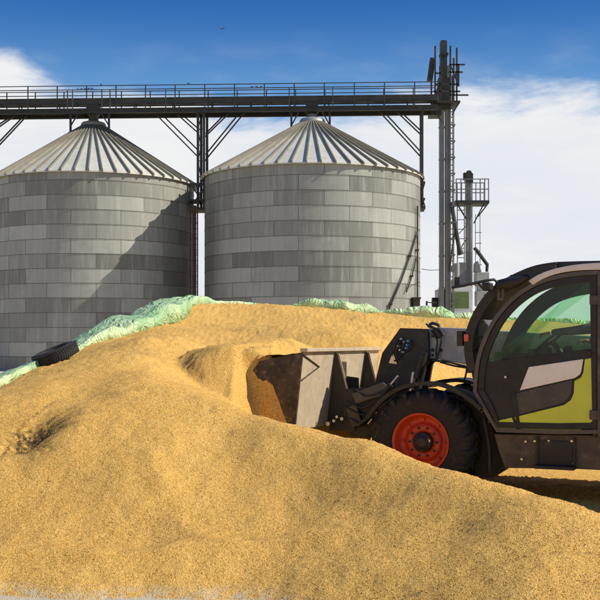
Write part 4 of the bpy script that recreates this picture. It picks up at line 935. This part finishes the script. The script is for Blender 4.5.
# far side pillar, sill and roof liner
fo = [(x,z) for x,z in inset(outer, .02)]; fi = inset(outer, .20)
strip(MB(), fo, fi, c1-.05, c1).build('far_pillar', M['blackplastic'], cab)
fx0 = ML(484,362,c0); fx1 = ML(600,349,c0)
MB().prism([(fx0[0]-.05,.9),(fx1[0]+.5,.9),(fx1[0]+.5,fx1[1]-.06),(fx0[0]-.03,fx0[1]-.05)], c1-.05, c1-.01).build('far_side_panel', M['blackplastic'], cab)
MB().prism([(fx0[0]-.03,fx0[1]-.045),(fx1[0]+.5,fx1[1]-.055)]+[(fx1[0]+.5, 2.5)]+list(reversed(inset(outer,.15)[3:])), c1-.03, c1-.024).build('far_glass', M['glass'], cab)
MB().box((.75,c0+.05,.86),(2.6,c1-.06,.92)).build('cab_floor', M['blackplastic'], cab)
# windscreen and guard in front of the door arc
wo_ = arcsmooth([ML(px,py,c0+.05) for px,py in ((469,372),(465.5,350),(467.5,331),(475,312),(486,295.5),(497,284.5),(512,276),(532,268),(556,263.5))], 5)
n_ = len(wo_); wi_ = inset(wo_, .06)
gd = MB()
for j in range(10):
    b = c0+.02+j*(c1-c0-.04)/9; strip(gd, wo_, inset(wo_, .03), b-.008, b+.008)
for k in range(0, n_, 5): x, z = wo_[k]; gd.tube([(x, c0, z), (x, c1, z)], .012, 6)
gd.build('windscreen_guard', M['black'], cab)
ws = MB()
for k in range(int(n_*.36)):
    ws.add([(wi_[k][0],c0+.02,wi_[k][1]),(wi_[k+1][0],c0+.02,wi_[k+1][1]),(wi_[k+1][0],c1-.02,wi_[k+1][1]),(wi_[k][0],c1-.02,wi_[k][1])], [(0,1,2,3)], True)
ws.build('windscreen', M['glass'], cab)
kk = int(n_*.36); strip(MB(), wo_[kk:], inset(wo_, .10)[kk:], c0+.04, c1-.01).build('visor', M['blackplastic'], cab)
pn = MB(); strip(pn, wo_, [ML(px,py,c0) for px,py in [ (0,0) ]]*n_ if False else inset(wo_, .10), c0-.01, c0+.035); pn.build('front_pillar', M['black'], cab)
# lower dash block joining pillar and screen
MB().prism(poly(c0, (470,372),(486,362),(600,349),(600,356),(486,400),(476,398)), c0+.05, c1-.06).build('dashboard', M['blackplastic'], cab)
# roof
ro = arcsmooth([ML(px,py,c0) for px,py in ((529.5,281),(540,274.5),(556,269),(575,265.3),(600,263.2),(640,262.8))], 5)
ri = arcsmooth([ML(px,py,c0) for px,py in ((534,285),(545,278.5),(560,273.5),(578,270.8),(600,270),(640,270))], 5)
strip(MB(), ro, ri, c0-.055, c0+.08).build('roof_side_rail', M['roofpaint'], cab, .008)
r2 = arcsmooth([ML(px,py,c0+.1) for px,py in ((497,283.5),(512,275),(532,266.5),(552,262.5),(570,261.5),(600,260.8),(650,260.5))], 5)
strip(MB(), r2, inset(r2, .07), c0+.085, c1).build('roof', M['black'], cab)
MB().tube([(ML(px,py,c0)[0], c0-.02, ML(px,py,c0)[1]) for px,py in ((497,285),(508,284),(520,280.5),(528,277))], [.05,.07,.06,.03], 10).build('work_light', M['blackplastic'], cab)
# mirror and its arm
ma = MB()
def mp3(px,py,b): a,z = ML(px,py,b); return (a,b,z)
ma.tube([mp3(452,287.5,-.15), mp3(464,285.5,-.13), mp3(486,280.5,-.05), mp3(494,279.5,.0), mp3(498,283,.06)], .016, 6)
ma.tube([mp3(478,283,-.08), mp3(482,288,-.06), mp3(490,287,-.02)], .012, 6); ma.build('mirror_arm', M['black'], cab)
mr = MB(); (a,z),(a2,z2) = ML(483,291,-.05), ML(492,282.5,-.05); mr.box((a,-.12,z),(a2,.02,z2)); mr.build('mirror', M['blackplastic'], cab, .02)
br_ = MB()
for s in (0, 1): br_.bar(mp3(499+s*3.5,280,c0-.03), mp3(498.5+s*4.5,300,c0-.03), .025)
br_.bar(mp3(498,299,c0-.03), mp3(504,299,c0-.03), .03); br_.build('wiper_bracket', M['chassis'], cab)
# headlight at the cab corner
hl = MB(); (a,z),(a2,z2) = ML(457,346,c0), ML(463,331,c0); hl.box((a,c0-.02,z),(a2,c0+.14,z2)); hl.box((a2-.0,c0+.02,z+.02),(a2+.12,c0+.10,z+.06)); hl.build('headlight', M['black'], cab, .008)
(a,z),(a2,z2) = ML(464,341.5,c0-.03), ML(468.5,334,c0-.03); MB().box((a,c0-.04,z),(a2,c0+.05,z2)).build('indicator', M['amber'], cab, .006)
# seat, steering wheel, console
MB().box((1.95,.36,1.12),(2.45,.84,1.26)).prism([(2.38,1.262),(2.52,1.262),(2.62,1.95),(2.5,1.97)], .38, .82).box((2.0,.45,.925),(2.4,.75,1.119)).build('seat', M['blackplastic'], cab, .03)
stc = Vector(mp3(551,340,.60)); tilt = Matrix.Translation(stc) @ Matrix.Rotation(math.radians(-38), 4, 'Y')
sw = MB(); ring = [tilt @ Vector((.19*math.cos(2*math.pi*k/28), .19*math.sin(2*math.pi*k/28), 0)) for k in range(29)]; sw.tube(ring, .016, 8, False)
for k in range(3): a = 2*math.pi*k/3; sw.tube([tilt @ Vector((0,0,-.03)), tilt @ Vector((.185*math.cos(a), .185*math.sin(a), 0))], .014, 6)
sw.tube([tilt @ Vector((0,0,-.01)), tilt @ Vector((0,0,-.45))], .03, 8); sw.build('steering_wheel', M['blackplastic'], cab)
for px, py, w_ in ((500,352,.06),(512,349,.05),(520,353,.08),(533,349,.06),(545,347,.07),(568,346,.05)):
    a, z = ML(px, py, .5); MB().tube([(a,.5,z-.16),(a,.5,z)], [w_*1.3, w_], 10).build('control_lever', M['blackplastic'], cab)

# ------------------------------------------------------------------ driver
def skin_body(name, joints, bones, rad, mat, parent, root=0, sub=2):
    me = bpy.data.meshes.new(name); me.from_pydata([tuple(j) for j in joints], bones, []); o = bpy.data.objects.new(name, me); COL.objects.link(o)
    if parent: o.parent = parent
    sk = o.modifiers.new('skin', 'SKIN'); sk.use_smooth_shade = True
    for i, r in enumerate(rad): d = me.skin_vertices[0].data[i]; d.radius = (r, r) if not isinstance(r, tuple) else r; d.use_root = (i == root)
    ss = o.modifiers.new('sub', 'SUBSURF'); ss.levels = sub; ss.render_levels = sub
    me.materials.append(mat); return o
per = empty('driver_person', (X0+cY*2.2+sY*.6, Y0-sY*2.2+cY*.6, 0), -YAW)
per.name = 'person'; tag(per, 'driver in a dark shirt reaching an arm to the steering wheel in the cab', 'person')
def D(a, b, z): return Vector((a-2.2, b-.6, z))
sh = ML(601, 301, .42); el = ML(576, 330.5, .36); wr = ML(551, 332.5, .44)
J = [D(2.2,.6,1.36), D(2.25,.6,1.55), D(2.30,.6,1.80), D(2.28,.6,1.98), D(2.24,.6,2.06),
     D(sh[0]+.03,.42,1.95), D(el[0],.36,el[1]), D(wr[0],.44,wr[1]),
     D(2.28,.80,1.93), D(2.0,.86,1.68), D(1.78,.74,1.80),
     D(2.15,.50,1.34), D(1.72,.46,1.38), D(1.55,.46,.98), D(1.42,.45,.95),
     D(2.15,.70,1.34), D(1.72,.74,1.38), D(1.55,.74,.98), D(1.42,.75,.95)]
Bn = [(0,1),(1,2),(2,3),(3,4),(2,5),(5,6),(6,7),(2,8),(8,9),(9,10),(0,11),(11,12),(12,13),(13,14),(0,15),(15,16),(16,17),(17,18)]
Rd = [.15,.15,.16,.06,.055,.075,.055,.038,.075,.05,.035,.10,.075,.05,.045,.10,.075,.05,.045]
body = skin_body('body', J, Bn, Rd, M['shirt'], per)
# head with face
hdm = MB(); hc = D(2.20,.6,2.17)
def ell(m_, c, r, n=20, k=14):
    m_.lathe([(math.sin(math.pi*i/k)*1.0+1e-4, -math.cos(math.pi*i/k)) for i in range(k+1)], Matrix.Translation(c) @ Matrix.Diagonal((*r, 1)), n)
ell(hdm, hc, (.098,.078,.118)); ell(hdm, hc+Vector((-.015,0,-.055)), (.082,.06,.068)); hdm.tube([hc+Vector((-.088,0,.02)), hc+Vector((-.118,0,-.02)), hc+Vector((-.092,0,-.03))], [.010,.017,.012], 8)
for s in (-1,1): ell(hdm, hc+Vector((.01,s*.080,-.01)), (.022,.010,.032), 10, 8)
hdm.tube([hc+Vector((-.096,-.025,-.062)), hc+Vector((-.104,0,-.060)), hc+Vector((-.096,.025,-.062))], .007, 6); hdm.build('head', M['skin'], per)
for s in (-1,1):
    ey_ = MB(); ell(ey_, hc+Vector((-.088,s*.032,.012)), (.012,.015,.010), 10, 8); ey_.build('eye', M['white'], per)
ha = MB(); ell(ha, hc+Vector((.018,0,.030)), (.100,.085,.112)); ha.build('hair', M['hair'], per)
def hand(w, dirv, nrm, side):
    w = Vector(w); d = Vector(dirv).normalized(); n_ = Vector(nrm).normalized(); s_ = d.cross(n_).normalized()*side
    J = [w, w+d*.045, w+d*.09]; Bn = [(0,1),(1,2)]; Rd = [(.026,.02),(.036,.018),(.038,.016)]
    for i, (o_, ln) in enumerate(((-.030,.072),(-.010,.082),(.011,.077),(.031,.060))):
        p = J[2]+s_*o_; i0 = len(J); q1_ = p+d*ln*.35+n_*.002; q2_ = q1_+d*ln*.25-n_*ln*.32; q3_ = q2_-d*ln*.10-n_*ln*.30
        J += [q1_, q2_, q3_]; Bn += [(2,i0),(i0,i0+1),(i0+1,i0+2)]; Rd += [.0095,.009,.0075]
    i0 = len(J); J += [w+d*.05-s_*.045-n_*.012, w+d*.075-s_*.055-n_*.035]; Bn += [(1,i0),(i0,i0+1)]; Rd += [.011,.009]
    return skin_body('hand', J, Bn, Rd, M['skin'], per, 0, 1)
hand(J[7], (-1,.15,-.15), (0,0,1), 1); hand(J[10], (-1,-.2,-.1), (0,0,1), -1)
